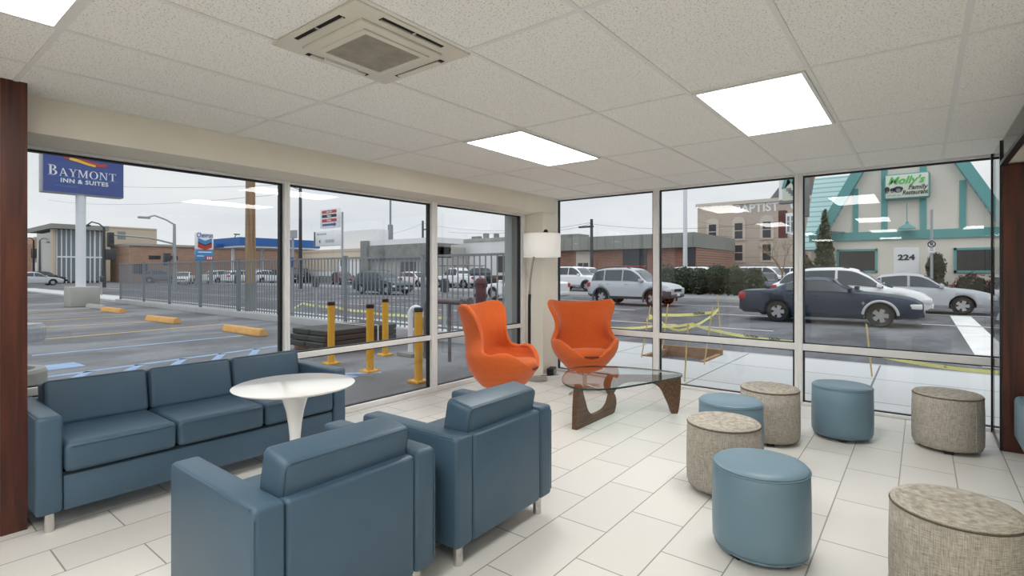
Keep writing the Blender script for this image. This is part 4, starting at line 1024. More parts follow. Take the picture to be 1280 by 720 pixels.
# wheel stops
mat('stop_yellow', srgb(214, 164, 96), .85, noise=.1, nscale=6)
ws = None
for (xa, ya_), (xb, yb_), lb in (((-14.2, 6.02), (-12.3, 6.06), 'yellow concrete wheel stop nearest the building'), ((-19.1, 5.8), (-17.2, 5.95), 'middle one of the three yellow concrete wheel stops'), ((-25.0, 6.1), (-23.1, 6.2), 'farthest yellow concrete wheel stop, near the blue pole sign')):
    c = ((xa + xb) / 2, (ya_ + yb_) / 2, ZG); rz = math.atan2(yb_ - ya_, xb - xa)
    if ws is None:
        bm = nb(); prism(bm, [(-.10, 0), (.10, 0), (.085, .09), (.05, .15), (-.05, .15), (-.085, .09)], lambda u, v, d: (d, u * 1.1, v * 1.1), -.95, .95)
        bmesh.ops.bevel(bm, geom=[e for e in bm.edges], offset=.015, segments=2, affect='EDGES')
        ws = obj('wheel_stop', bm, 'stop_yellow', None, c, (0, 0, rz)); o = ws
    else:
        o = ws.copy(); COL.objects.link(o); o.location = c; o.rotation_euler = (0, 0, rz)
    tag(o, lb, 'wheel stop', 'yellow concrete wheel stops in the parking lot')
o = ws.copy(); COL.objects.link(o); o.data = ws.data.copy(); o.data.materials[0] = MATS['concrete']; o.location = (-27.0, 6.35, ZG); o.rotation_euler = (0, 0, .05); tag(o, 'plain grey wheel stop at the foot of the blue pole sign', 'wheel stop')

# yellow bollards outside the second window
mat('bollard_yellow', srgb(214, 160, 44), .5, noise=.05, nscale=6)
boll = None
for x, y, lb in ((-7.73, 4.93, 'yellow bollard standing leftmost, just right of the sofa'), (-6.67, 4.92, 'yellow bollard second from the left, in front of the dark plank stack'), (-7.75, 6.05, 'yellow bollard farthest back, nearest the fence'), (-5.51, 4.87, 'yellow bollard rightmost, in front of the white bent pipe')):
    if boll is None:
        boll = thing('bollard', lb, 'bollard', (x, y, ZG + .02), 0, 'yellow bollards outside the left windows')
        bm = nb(); cyl(bm, (0, 0, 0), (0, 0, .97), .057, seg=24); obj('post', bm, 'bollard_yellow', boll)
        bm = nb(); cyl(bm, (0, 0, .955), (0, 0, 1.01), .062, seg=24); cyl(bm, (0, 0, 1.01), (0, 0, 1.02), .062, .045, 24); obj('cap', bm, 'black_plastic', boll)
        bm = nb(); box(bm, -.11, .11, -.11, .11, -.02, .012, .004, 1)
        for a in (-1, 1):
            for b in (-1, 1): cyl(bm, (a * .085, b * .085, .01), (a * .085, b * .085, .03), .012, seg=8)
        obj('base_plate', bm, 'bollard_yellow', boll)
    else: dup(boll, (x, y, ZG + .02), 0, lb)

# white bent vent pipe
t = thing('vent_pipe', 'white vent pipe bent over like a cane behind the rightmost bollard', 'pipe', (-7.35, 6.3, ZG))
bm = nb(); cyl(bm, (0, 0, .05), (0, 0, .78), .045, seg=20); obj('riser', bm, 'post_white', t)
dxy = Vector((ux, uy, 0)) * .1
bm = nb(); tube(bm, [Vector((0, 0, .76)) + dxy * (1 - math.cos(a)) + Vector((0, 0, .11 * 1.1 * math.sin(a))) for a in [PI * i / 12 for i in range(13)]] + [Vector((0, 0, .70)) + dxy * 2], .046, 16); cyl(bm, (0, 0, .72), (0, 0, .79), .053, seg=20); obj('bend', bm, 'post_white', t)
bm = nb(); box(bm, -.2, .2, -.15, .15, 0, .07, .01, 1); obj('base_block', bm, 'concrete_dark', t)

# dark plank stack behind the bollards
mat('tarred_timber', srgb(44, 50, 46), .6, noise=.3, nscale=3)
t = thing('plank_stack', 'strapped stack of dark planks lying behind the yellow bollards', 'plank stack', (-9.35, 6.30, ZG), math.radians(4))
for sx in (-.28, .28):
    for k in range(2):
        for q in range(3):
            bm = nb(); box(bm, sx - .27, sx + .27, -.95 + .05 * q, .88 + .04 * k, .10 + .11 * q, .20 + .11 * q, .012, 1)
            if k == 0: obj('plank', bm, 'tarred_timber', t)
            else: bm.free()
for y in (-.7, .6):
    bm = nb(); box(bm, -.62, .62, y - .06, y + .06, 0, .10); obj('bearer', bm, 'pole_wood', t)
for y in (.15, .35):
    bm = nb()
    for a in ((-.565, .565, .432, .438), (.552, .565, .10, .438), (-.565, -.552, .10, .438)): box(bm, a[0], a[1], y, y + .025, a[2], a[3])
    obj('strap', bm, 'post_white', t)

# fire main: red standpipe with a horizontal pipe
mat('dark_red_paint', srgb(82, 30, 34), .5); mat('pipe_grey', srgb(92, 88, 92), .5)
x, z = WY(601, 347, 6.9)
t = thing('standpipe', 'dark red standpipe cylinder standing behind the left egg chair', 'standpipe', (x, 6.9, ZG)); h = z + D
bm = nb(); lathe(bm, [(0, 0), (.12, 0), (.12, .1), (.095, .12), (.095, h - .12), (.11, h - .11), (.11, h - .07), (.08, h - .02), (.03, h), (0, h + .02)], 24); obj('barrel', bm, 'dark_red_paint', t)
for zq in (h - .32, h - .14):
    bm = nb(); cyl(bm, (-.13, 0, zq), (.13, 0, zq), .035, seg=12); obj('outlet', bm, 'dark_red_paint', t)
x0, z0 = WY(533, 375.5, 6.3); x1, z1 = WY(581, 371, 6.3)
t = thing('gas_pipe', 'grey horizontal pipe run on two uprights with a valve, left of the red standpipe', 'pipe', (x0, 6.3, ZG)); L_ = x1 - x0
bm = nb(); tube(bm, [(0, 0, 0), (0, 0, z0 + D - .08), (.03, 0, z0 + D - .02), (.1, 0, z0 + D), (L_, 0, z0 + D)], .05, 12); obj('main_pipe', bm, 'pipe_grey', t)
bm = nb(); cyl(bm, (L_ * .62, 0, 0), (L_ * .62, 0, z0 + D - .04), .03, seg=12); obj('upright', bm, 'pipe_grey', t)
bm = nb(); cyl(bm, (L_ - .05, 0, z0 + D), (L_ + .12, 0, z0 + D), .085, seg=16); cyl(bm, (L_ + .03, -.1, z0 + D), (L_ + .03, .1, z0 + D), .06, seg=12); obj('valve', bm, 'pipe_grey', t)

# round bin with a raised canopy outside the window, bottom left
t = thing('canopy_bin', 'round pale bin with a raised clear canopy outside the window beside the wood pier', 'bin', (-5.45, WX(57, 420, -5.45)[0] - .262, ZG))
bm = nb(); lathe(bm, [(0, 0), (.24, 0), (.25, .02), (.25, .52), (.24, .54), (.27, .56), (.27, .66), (.255, .68), (.2, .68), (.19, .6), (0, .6)], 40); obj('drum', bm, 'concrete', t)
bm = nb(); lathe(bm, [(0, .86), (.25, .86), (.262, .87), (.262, .95), (.24, .975), (0, .985)], 40); obj('canopy', bm, 'acrylic', t)
t.scale.z = 1.17
for k in range(3):
    a = k * 2.1 + .3; bm = nb(); cyl(bm, (.25 * math.cos(a), .25 * math.sin(a), .66), (.25 * math.cos(a), .25 * math.sin(a), .88), .007, seg=8); obj('post', bm, 'post_grey', t)

# tree pit with stakes and caution tape
mat('soil', srgb(122, 100, 82), .95, noise=.3, nscale=12); mat('timber', srgb(150, 118, 92), .9, noise=.15, nscale=10)
mat('tape_yellow', srgb(232, 230, 152), .5); mat('stake', srgb(196, 172, 116), .8)
t = thing('tree_pit', 'empty square tree pit edged with timber in the sidewalk', 'tree pit', ((PIT[0] + PIT[1]) / 2, (PIT[2] + PIT[3]) / 2, -.3)); hx, hy = (PIT[1] - PIT[0]) / 2, (PIT[3] - PIT[2]) / 2
part('soil_bed', 'soil', t, (-hx, hx, -hy, hy, 0, .06)); part('edging', 'timber', t, (-hx, hx, hy - .08, hy - .01, .06, .36), (hx - .08, hx - .01, -hy, hy - .08, .06, .29), (-hx + .01, -hx + .08, -hy, hy - .08, .06, .29))
pts = {}
for n, (b, tp, lb) in enumerate((((801.6, 446.4), (813, 382), 'thin wooden stake at the left corner of the tree pit'), ((828, 437), (835, 380), 'thin wooden stake at the back left corner of the tree pit'), ((855.6, 477), (860, 405), 'thin wooden stake standing nearest the window, in front of the pit'), ((880, 455.5), (891, 383), 'leaning wooden stake at the front right corner of the pit'), ((902.7, 443.5), (897, 368), 'tallest wooden stake, at the right back corner of the pit'), ((1090, 471), (1083, 405), 'thin wooden stake on the sidewalk in front of the blue car'))):
    z = -.03 if n in (2, 5) else -.03
    x, y = G(*b, z); X1, Z1 = WY(*tp, y + .05); pts[n] = (x, y, X1, Z1)
    bm = nb(); tube(bm, [(0, 0, -.02 if n not in (2, 5) else 0), (X1 - x, .05, Z1 - z)], .011, 6); o = obj('stake', bm, 'stake', None, (x, y, z)); tag(o, lb, 'stake', 'stakes around the tree pit')
def tape(label, P, wd=.044, words=None):
    bm = nb(); prev = None
    Q = []
    for i in range(len(P) - 1):
        a, b = Vector(P[i]), Vector(P[i + 1]); L_ = (b - a).length; n = max(2, int(L_ / .25))
        for k in range(n): f = k / n; Q.append(a.lerp(b, f) - Vector((0, 0, .05 * L_ ** .5 * 4 * f * (1 - f) * .5)))
    Q.append(Vector(P[-1]))
    for i, q in enumerate(Q):
        tw = .6 * math.sin(i * .7); up = Vector((0, math.sin(tw) * .5, math.cos(tw))).normalized() * wd / 2; th_ = Vector((0, .0015, 0))
        r = [bm.verts.new(q - up - th_), bm.verts.new(q + up - th_), bm.verts.new(q + up + th_), bm.verts.new(q - up + th_)]
        if prev:
            for k in range(4): bm.faces.new((prev[k], prev[(k + 1) % 4], r[(k + 1) % 4], r[k]))
        prev = r
    o = obj('caution_tape', bm, 'tape_yellow'); tag(o, label, 'tape', 'yellow caution tape')
    if words:
        for (p, q) in words:
            p, q = Vector(p), Vector(q); d = q - p
            text('lettering', 'CAUTION', .045, 'ink', o, p.lerp(q, .5) + Vector((0, -.012, -.01)), (PI / 2, -math.atan2(d.z, d.x), math.atan2(d.y, d.x) * 0), .001, bold=.002)
    return o
def pt(px, py, Y): x, z = WY(px, py, Y); return (x, Y, z)
tape('caution tape running low from the egg chair past the stakes towards the wood pier', [pt(763, 410, 8.8), pt(817, 407.5, 8.8), pt(866, 405, 8.5), pt(893, 413, 8.4), pt(993, 427.5, 8.2), pt(1090, 443, 8.1), pt(1247, 466, 8.0)], words=[(pt(930, 418, 8.3), pt(948, 421, 8.3)), (pt(962, 422, 8.25), pt(980, 425, 8.25)), (pt(1120, 448, 8.1), pt(1146, 452, 8.1)), (pt(1178, 456, 8.05), pt(1210, 461, 8.05))])
tape('caution tape stretched between the stakes at the back of the pit', [pt(811, 398, 9.3), pt(825, 393.5, 9.3), pt(890, 390.5, 9.3), pt(898, 387, 9.3)], .052, words=[(pt(864, 391.6, 9.3), pt(884, 390.6, 9.3))])
tape('slack crossing caution tape sagging diagonally between the pit stakes', [pt(898, 387, 9.25), pt(885, 398, 9.0), pt(866, 408, 8.9), pt(848, 413, 8.9), pt(833, 408, 8.9), pt(826, 401, 9.1), pt(812, 394, 9.2), pt(808, 401, 9.2)], .045)
tape('long caution tape strung along the road edge behind the fence', [pt(190, 382, 9.5), pt(225, 389, 9.5), pt(262, 393, 9.5), pt(300, 391, 9.5), pt(346, 394.5, 9.5), pt(378, 379, 9.5), pt(420, 384, 9.5), pt(455, 389, 9.5), pt(500, 394, 9.5), pt(560, 397, 9.5)], .07)

def meter(px, py_top, label):
    x, z = WY(px, py_top, 9.45); t = thing('parking_meter', label, 'parking meter', (x, 9.45, -.03)); h = z + .03
    bm = nb(); cyl(bm, (0, 0, 0), (0, 0, h - .25), .035, seg=12); obj('post', bm, 'galvanised', t)
    bm = nb(); box(bm, -.11, .11, -.08, .08, h - .32, h - .02, .05, 3); cyl(bm, (0, -.07, h - .06), (0, .07, h - .06), .10, seg=16); obj('head', bm, 'post_dark', t)
meter(297, 345, 'grey parking meter behind the fence beside the wooden pole'); meter(395, 347, 'grey parking meter behind the fence below the shop signs'); meter(556, 350, 'grey parking meter behind the fence left of the red standpipe'); meter(127, 346, 'grey parking meter behind the fence beside the blue sign pole')

# no parking sign in front of the restaurant
x, z = WY(1164.5, 262, 27.6); x0, zt = WY(1160, 302, 27.6); x1, zb = WY(1169, 316, 27.6)
t = thing('parking_sign', 'white no parking sign on a grey post in front of the restaurant door', 'sign', (x, 27.6, .02)); D2 = -.02
bm = nb(); cyl(bm, (0, 0, 0), (0, 0, z + D2), .05, seg=10); obj('post', bm, 'galvanised', t)
hw = (x1 - x0) / 2; part('plate', 'sign_white', t, (-hw, hw, -.08, -.055, zb + D2, zt + D2), bev=.008)
zc = (zt + zb) / 2 + D2 + .12; bm = nb()
for k in range(20):
    a, b = 2 * PI * k / 20, 2 * PI * (k + 1) / 20
    prism(bm, [(.14 * math.cos(a), zc + .14 * math.sin(a)), (.14 * math.cos(b), zc + .14 * math.sin(b)), (.1 * math.cos(b), zc + .1 * math.sin(b)), (.1 * math.cos(a), zc + .1 * math.sin(a))], lambda u, v, d: (u, d, v), -.09, -.08)
beam(bm, (-.09, zc + .09), (.09, zc - .09), .035, -.092, -.08); obj('symbol', bm, 'ink', t)
text('lettering', 'P', .2, 'ink', t, (0, -.088, zc), (PI / 2, 0, 0), .002, bold=.004)
part('small_print', 'ink_grey', t, (-hw + .06, hw - .06, -.084, -.08, zb + D2 + .1, zb + D2 + .13), (-hw + .06, hw - .06, -.084, -.08, zb + D2 + .17, zb + D2 + .19))

# plants
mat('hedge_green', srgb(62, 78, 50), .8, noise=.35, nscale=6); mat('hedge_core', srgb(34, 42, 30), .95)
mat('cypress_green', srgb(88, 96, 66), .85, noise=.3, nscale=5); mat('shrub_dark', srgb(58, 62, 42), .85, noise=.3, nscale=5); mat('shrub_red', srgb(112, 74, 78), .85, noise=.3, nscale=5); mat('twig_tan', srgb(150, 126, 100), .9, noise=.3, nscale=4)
def blob(bm, c, r, seg=20, rough=.12, rnd=random):
    t = bmesh.new(); bmesh.ops.create_icosphere(t, subdivisions=3, radius=1)
    ph = [rnd.uniform(0, 6) for _ in range(6)]
    for v in t.verts:
        k = 1 + rough * (math.sin(5 * v.co.x + ph[0]) * math.sin(4 * v.co.y + ph[1]) + .6 * math.sin(9 * v.co.z + ph[2]))
        v.co = Vector((c[0] + v.co.x * r[0] * k, c[1] + v.co.y * r[1] * k, c[2] + v.co.z * r[2] * k))
    merge(bm, t)
def plant(name, label, cat, loc, blobs, m, n, size, seed, core='hedge_core', shapefn=None):
    rnd = random.Random(seed); t = thing(name, label, cat, loc); bm = nb(); P = []
    for c, r in blobs:
        blob(bm, c, [q * .9 for q in r], rnd=rnd)
        vol = r[0] * r[1] + r[0] * r[2] + r[1] * r[2]
        for _ in range(int(n * vol)):
            d = Vector((rnd.gauss(0, 1), rnd.gauss(0, 1), rnd.gauss(0, 1))).normalized(); q = rnd.uniform(.82, 1.06)
            p = (c[0] + d.x * r[0] * q, c[1] + d.y * r[1] * q, c[2] + d.z * r[2] * q)
            if p[2] > .02: P.append(p)
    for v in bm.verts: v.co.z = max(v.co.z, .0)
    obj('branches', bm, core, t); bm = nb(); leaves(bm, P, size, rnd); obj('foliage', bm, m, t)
    return t
xa, xb = WY(826, 350, 31.5)[0], WY(952, 350, 31.5)[0]; zt = WY(890, 333, 31.5)[1]
n = 6; bl = []
for k in range(n):
    x = -(xb - xa) / 2 + (k + .5) * (xb - xa) / n; hgt = (zt - .02) * (1 - .07 * ((k * 7) % 3)) + .1
    bl.append(((x, .1 * (k % 2), hgt * .48), ((xb - xa) / n * .72, .9, hgt * .54)))
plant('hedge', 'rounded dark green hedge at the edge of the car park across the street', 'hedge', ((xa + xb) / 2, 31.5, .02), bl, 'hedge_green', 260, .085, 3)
x, z = WY(1031, 260, 28.9); wd = WY(1045, 300, 28.9)[0] - x; h = z - .02
bl = [((0, 0, h * (.06 + .115 * k)), (wd * (1.0, 1.06, 1.02, .95, .84, .70, .52, .3)[k], wd * (1.0, 1.06, 1.02, .95, .84, .70, .52, .3)[k], h * .12)) for k in range(8)]
plant('cypress', 'tall pointed brownish green conifer left of the restaurant gable', 'tree', (x, 28.9, .02), bl, 'cypress_green', 700, .075, 4)
x, z = WY(1168, 316, 29.0); h = z - .02
plant('shrub', 'dark upright shrub behind the no parking sign', 'shrub', (x, 29.0, .02), [((0, 0, h * .3), (.45, .4, h * .32)), ((.05, 0, h * .7), (.36, .36, h * .3))], 'shrub_dark', 500, .07, 5)
x, z = WY(1238, 332, 29.0); h = z - .02
plant('shrub', 'low reddish shrubs under the right restaurant window', 'shrub', (x, 29.0, .02), [((-.6, 0, h * .4), (.6, .4, h * .45)), ((.5, 0, h * .45), (.7, .4, h * .5))], 'shrub_red', 350, .07, 6)
x, z = WY(1006, 316, 31.2); h = z - .02
plant('shrub', 'twiggy tan shrub at the left end of the restaurant', 'shrub', (x, 31.2, .02), [((0, 0, h * .5), (.5, .4, h * .5))], 'twig_tan', 450, .06, 7)
x, z = WY(978, 296, 36); h = z - .02
t = thing('bare_tree', 'small bare twiggy tree behind the white cars near the right mullion', 'tree', (x, 36, .02)); rnd = random.Random(9)
bm = nb()
def branch(p, d, l, r, k):
    q = p + d * l; tube(bm, [p, p.lerp(q, .5) + Vector((rnd.uniform(-.05, .05), rnd.uniform(-.05, .05), 0)), q], [r, r * .8, r * .6], 5)
    if k: 
        for _ in range(3): branch(q, (d + Vector((rnd.uniform(-.8, .8), rnd.uniform(-.8, .8), rnd.uniform(-.1, .5)))).normalized(), l * .68, r * .55, k - 1)
branch(Vector((0, 0, 0)), Vector((0, 0, 1)), h * .38, .09, 4); obj('branches', bm, 'twig_tan', t)
# ================================================================== CARS
mat('car_glass', srgb(66, 75, 83), .08, spec=.4); mat('car_black', srgb(22, 23, 25), .55); mat('tyre', srgb(28, 28, 29), .85)
mat('rim', srgb(186, 188, 190), .3, .7); mat('cladding', srgb(84, 88, 92), .6); mat('arch_dark', srgb(10, 10, 10), .9)
mat('lamp_clear', srgb(216, 218, 216), .15, coat=.5); mat('lamp_red', srgb(170, 30, 34), .25, coat=.4); mat('lamp_amber', srgb(206, 130, 60), .3)
for nme, c in dict(navy=(14, 40, 66), white=(236, 238, 240), silver=(186, 190, 196), champagne=(206, 208, 210), green=(44, 58, 66), pink=(232, 218, 216), maroon=(96, 34, 40), black=(26, 28, 32), grey=(112, 118, 124), dblue=(28, 40, 78)).items():
    mat('car_' + nme, srgb(*c), .32, coat=.08, spec=.3)
SPECS = {
 # L, W, H-profile: belt = hood / shoulder / boot line, roof = cabin line (x from the rear axle side to the front)
 'coupe': dict(L=4.62, W=1.84, wb=2.57, wr=.32, fo=.93, sill=.2, belt=[(-2.31, .86), (-2.25, .93), (-1.5, .965), (-.4, .92), (.75, .93), (1.5, .86), (2.1, .76), (2.31, .62)], roof=[(-1.62, .965), (-.95, 1.24), (-.45, 1.345), (.1, 1.34), (.95, .925)], win=[(-.95, -.48), (-.42, .80)], clad=0),
 'sedan': dict(L=4.78, W=1.78, wb=2.70, wr=.32, fo=.95, sill=.2, belt=[(-2.39, .85), (-2.3, .98), (-1.6, 1.0), (0, .93), (1.05, .92), (1.8, .84), (2.25, .72), (2.39, .6)], roof=[(-1.75, 1.0), (-.95, 1.38), (-.3, 1.46), (.25, 1.43), (1.25, .91)], win=[(-1.3, -.95), (-.9, -.12), (-.04, .98)], clad=0),
 'suv': dict(L=4.32, W=1.83, wb=2.63, wr=.355, fo=.86, sill=.3, belt=[(-2.16, 1.05), (-2.1, 1.08), (-1.0, 1.06), (.9, 1.05), (1.5, 1.0), (2.0, .9), (2.16, .72)], roof=[(-2.12, 1.08), (-1.75, 1.60), (-1.2, 1.68), (-.2, 1.69), (.2, 1.65), (1.1, 1.04)], win=[(-1.92, -1.25), (-1.17, -.28), (-.2, .85)], clad=.62),
 'crossover': dict(L=4.58, W=1.82, wb=2.62, wr=.35, fo=.90, sill=.27, belt=[(-2.29, 1.0), (-2.2, 1.1), (-1.0, 1.05), (.8, 1.0), (1.5, .95), (2.05, .82), (2.29, .6)], roof=[(-2.22, 1.1), (-1.75, 1.52), (-1.1, 1.64), (-.2, 1.66), (.25, 1.62), (1.35, .98)], win=[(-2.0, -1.3), (-1.2, -.3), (-.22, 1.05)], clad=0),
 'wagon': dict(L=4.73, W=1.76, wb=2.65, wr=.33, fo=.92, sill=.24, belt=[(-2.36, .9), (-2.28, .98), (-1.0, .97), (.9, .94), (1.6, .88), (2.15, .76), (2.36, .6)], roof=[(-2.3, .98), (-1.85, 1.44), (-1.2, 1.55), (-.1, 1.54), (.2, 1.5), (1.15, .93)], win=[(-2.05, -1.3), (-1.22, -.25), (-.17, .9)], clad=.5),
 'fullsuv': dict(L=5.2, W=2.0, wb=2.95, wr=.39, fo=.98, sill=.38, belt=[(-2.6, 1.15), (-2.52, 1.22), (-1.0, 1.2), (1.0, 1.2), (1.7, 1.16), (2.45, 1.06), (2.6, .85)], roof=[(-2.56, 1.22), (-2.4, 1.82), (-2.0, 1.9), (.1, 1.91), (.4, 1.86), (1.25, 1.19)], win=[(-2.35, -1.35), (-1.25, -.2), (-.1, 1.0)], clad=.55),
 'pickup': dict(L=5.4, W=1.95, wb=3.3, wr=.38, fo=1.0, sill=.4, belt=[(-2.7, 1.08), (-2.66, 1.1), (-.8, 1.1), (1.0, 1.12), (1.7, 1.08), (2.55, .98), (2.7, .8)], roof=[(-.78, 1.1), (-.62, 1.78), (-.3, 1.84), (.55, 1.82), (1.3, 1.11)], win=[(-.6, .1), (.18, 1.05)], clad=0),
 'hatch': dict(L=4.1, W=1.72, wb=2.5, wr=.31, fo=.82, sill=.2, belt=[(-2.05, .88), (-1.98, .98), (-1.0, .97), (.8, .93), (1.4, .86), (1.9, .74), (2.05, .58)], roof=[(-2.0, .98), (-1.55, 1.40), (-1.0, 1.49), (-.1, 1.49), (.25, 1.44), (1.2, .92)], win=[(-1.75, -1.1), (-1.02, -.2), (-.12, .95)], clad=0),
}
def pl(tab, x):
    if x <= tab[0][0]: return tab[0][1]
    for (a, b), (c, d) in zip(tab, tab[1:]):
        if x <= c: return b + (d - b) * (x - a) / (c - a)
    return tab[-1][1]
def pls(tab, x, r=.10):
    return sum(pl(tab, x + r * (k - 2) / 2) for k in range(5)) / 5
CARS = {}
def car_parts(kind):
    if kind in CARS: return CARS[kind]
    s = SPECS[kind]; L_, W_ = s['L'], s['W']; hl = L_ / 2
    xs = sorted(set([-hl, -hl + .04, -hl + .12, hl - .12, hl - .04, hl] + [-hl + .2 + (L_ - .4) * i / 44 for i in range(45)] + [p[0] for p in s['roof']]))
    def ring(x):
        t = max(0, (abs(x) - (hl - .75)) / .75); w_ = W_ / 2 * (1 - .15 * t ** 2.5)
        zb = pls(s['belt'], x, .08); zr = max(zb, pls(s['roof'], x, .14) if s['roof'][0][0] - .05 < x < s['roof'][-1][0] + .05 else zb)
        e = max(0, (abs(x) - (hl - .12)) / .12); sl = s['sill'] + .10 * e + (.06 if abs(x) > hl - .6 else 0)
        c = min(1, max(0, (zr - zb) / .35)); wr = w_ * .77
        n6, n7, n8 = (w_ * .84, zb + .012), (w_ * .70, zb + .022), (0, zb + .03)
        c6, c7, c8 = (wr, zr - .055), (wr * .84, zr), (0, zr + .02)
        mixp = lambda a, b: (a[0] + (b[0] - a[0]) * c, a[1] + (b[1] - a[1]) * c if c < 1 else b[1])
        return [(0, sl), (w_ * .9, sl), (w_ * .985, sl + .12), (w_, (sl + zb) / 2 + .06), (w_ * .975, zb - .07), (w_ * .925, zb)] + [mixp(n6, c6), mixp(n7, c7), mixp(n8, c8)], zb, zr
    bm = nb(); prev = None; first = None
    for x in xs:
        R, zb, zr = ring(x)
        loop = [bm.verts.new((x, y, z)) for y, z in R] + [bm.verts.new((x, -y, z)) for y, z in R[-2:0:-1]]
        if prev:
            for k in range(len(loop)): bm.faces.new((prev[k], prev[(k + 1) % len(loop)], loop[(k + 1) % len(loop)], loop[k]))
        else: first = loop
        prev = loop
    bm.faces.new(first[::-1]); bm.faces.new(prev)
    body = mesh(bm, 'body', 28); body.materials.append(MATS['car_white']); body.materials.append(MATS['cladding']); body.materials.append(MATS['arch_dark'])
    ob = bpy.data.objects.new('body', body); COL.objects.link(ob)
    xf = hl - s['fo']; xr = xf - s['wb']; cutters = []
    for xw in (xf, xr):
        for sy in (-1, 1):
            b2 = nb(); cyl(b2, (xw, sy * (W_ / 2 - .30), s['wr']), (xw, sy * (W_ / 2 + .3), s['wr']), s['wr'] + .055, seg=28)
            me = mesh(b2, 'cut'); me.materials.append(MATS['car_white']); me.materials.append(MATS['cladding']); me.materials.append(MATS['arch_dark'])
            for p in me.polygons: p.material_index = 2
            c = bpy.data.objects.new('cut', me); COL.objects.link(c); cutters.append(c)
            md = ob.modifiers.new('b', 'BOOLEAN'); md.object = c; md.operation = 'DIFFERENCE'; md.solver = 'EXACT'; md.material_mode = 'INDEX'
    me = bpy.data.meshes.new_from_object(ob.evaluated_get(bpy.context.evaluated_depsgraph_get()))
    for c in cutters + [ob]: bpy.data.objects.remove(c)
    if s['clad']:
        for p in me.polygons:
            if p.material_index == 0 and (p.center.z < s['clad'] - .14 or (p.center.z < s['clad'] and (abs(p.center.x) > hl - .35))): p.material_index = 1
    parts = []
    # side glass
    for x0, x1 in s['win']:
        for sy in (-1, 1):
            b2 = nb(); A = []; n = 16
            for i in range(n + 1):
                x = x0 + (x1 - x0) * i / n; R, zb, zr = ring(x); p, q = Vector((x, *R[5])), Vector((x, *R[6]))
                if zr - zb < .14: continue
                lo, hi = p.lerp(q, .10), p.lerp(q, .93); o_ = Vector((0, .024, .006))
                A.append([b2.verts.new(Vector((v.x, sy * v.y, v.z))) for v in (lo + o_, hi + o_, hi - o_ * 1.5, lo - o_ * 1.5)])
            for a, b in zip(A, A[1:]):
                for k in range(4): b2.faces.new((a[k], a[(k + 1) % 4], b[(k + 1) % 4], b[k]))
            if len(A) > 1: b2.faces.new(A[0][::-1]); b2.faces.new(A[-1]); parts.append(('side_window', mesh(b2, 'side_window'), 'car_glass', None))
    # front and rear glass
    rf = s['roof']
    def slope(nm, xa, xb):
        b2 = nb(); A = []; n = 6
        for i in range(n + 1):
            x = xa + (xb - xa) * i / n; R, zb, zr = ring(x); y = R[7][0] * 1.0; z = R[7][1] + .012
            sx = .012 if xb > 0 else -.012
            A.append([b2.verts.new(p) for p in ((x + sx, -y, z), (x + sx, 0, R[8][1] + .012), (x + sx, y, z), (x - sx, y, z - .04), (x - sx, -y, z - .04))])
        for a, b in zip(A, A[1:]):
            for k in range(5): b2.faces.new((a[k], a[(k + 1) % 5], b[(k + 1) % 5], b[k]))
        b2.faces.new(A[0][::-1]); b2.faces.new(A[-1]); parts.append((nm, mesh(b2, nm), 'car_glass', None))
    slope('windscreen', rf[-2][0] + .12, rf[-1][0] - .08); slope('rear_window', rf[0][0] + .05, rf[1][0] - .02)
    # lamps, grille, plates, mirrors, handles
    zf = pl(s['belt'], hl - .1)
    for sy in (-1, 1):
        wy = ring(hl - .2)[0][3][0]
        y0, y1 = sorted((sy * wy * .58, sy * (wy + .012)))
        b2 = nb(); box(b2, hl - .34, hl - .015, y0, y1, zf - .17, zf - .03, .03, 2); parts.append(('headlight', mesh(b2, 'headlight'), 'lamp_clear', None))
        wy = ring(-hl + .12)[0][3][0]; y0, y1 = sorted((sy * wy * .72, sy * (wy + .012))); zr_ = pl(s['belt'], -hl + .1)
        b2 = nb(); box(b2, -hl - .008, -hl + .20, y0, y1, zr_ - .26, zr_ - .05, .02, 2); parts.append(('tail_light', mesh(b2, 'tail_light'), 'lamp_red', None))
        xm = s['win'][-1][1] - .12; R = ring(xm)[0]; yb = R[5][0]
        b2 = nb(); y0, y1 = sorted((sy * (yb - .02), sy * (yb + .20))); box(b2, xm - .05, xm + .08, y0, y1, R[5][1] + .01, R[5][1] + .15, .03, 3); parts.append(('mirror', mesh(b2, 'mirror'), None, None))
        for x0, x1 in s['win'][-2:]:
            xh = x0 + .12; R = ring(xh)[0]; yb = R[4][0]; y0, y1 = sorted((sy * (yb - .01), sy * (yb + .022)))
            b2 = nb(); box(b2, xh, xh + .17, y0, y1, R[4][1] - .03, R[4][1], .008, 1); parts.append(('door_handle', mesh(b2, 'door_handle'), None, None))
    b2 = nb(); box(b2, hl - .08, hl + .012, -.42, .42, zf - .2, zf - .06, .02, 1); parts.append(('grille', mesh(b2, 'grille'), 'car_black', None))
    b2 = nb(); wy = ring(hl - .2)[0][3][0]; box(b2, hl - .14, hl + .03, -wy * .84, wy * .84, s['sill'] + .1, s['sill'] + .24, .03, 2); parts.append(('front_bumper', mesh(b2, 'front_bumper'), 'clad' if s['clad'] else None, None))
    b2 = nb(); box(b2, -hl - .03, -hl + .14, -wy * .84, wy * .84, s['sill'] + .12, s['sill'] + .3, .03, 2); parts.append(('rear_bumper', mesh(b2, 'rear_bumper'), 'clad' if s['clad'] else None, None))
    b2 = nb(); box(b2, hl + .02, hl + .04, -.16, .16, s['sill'] + .16, s['sill'] + .28); parts.append(('number_plate', mesh(b2, 'number_plate'), 'sign_white', None))
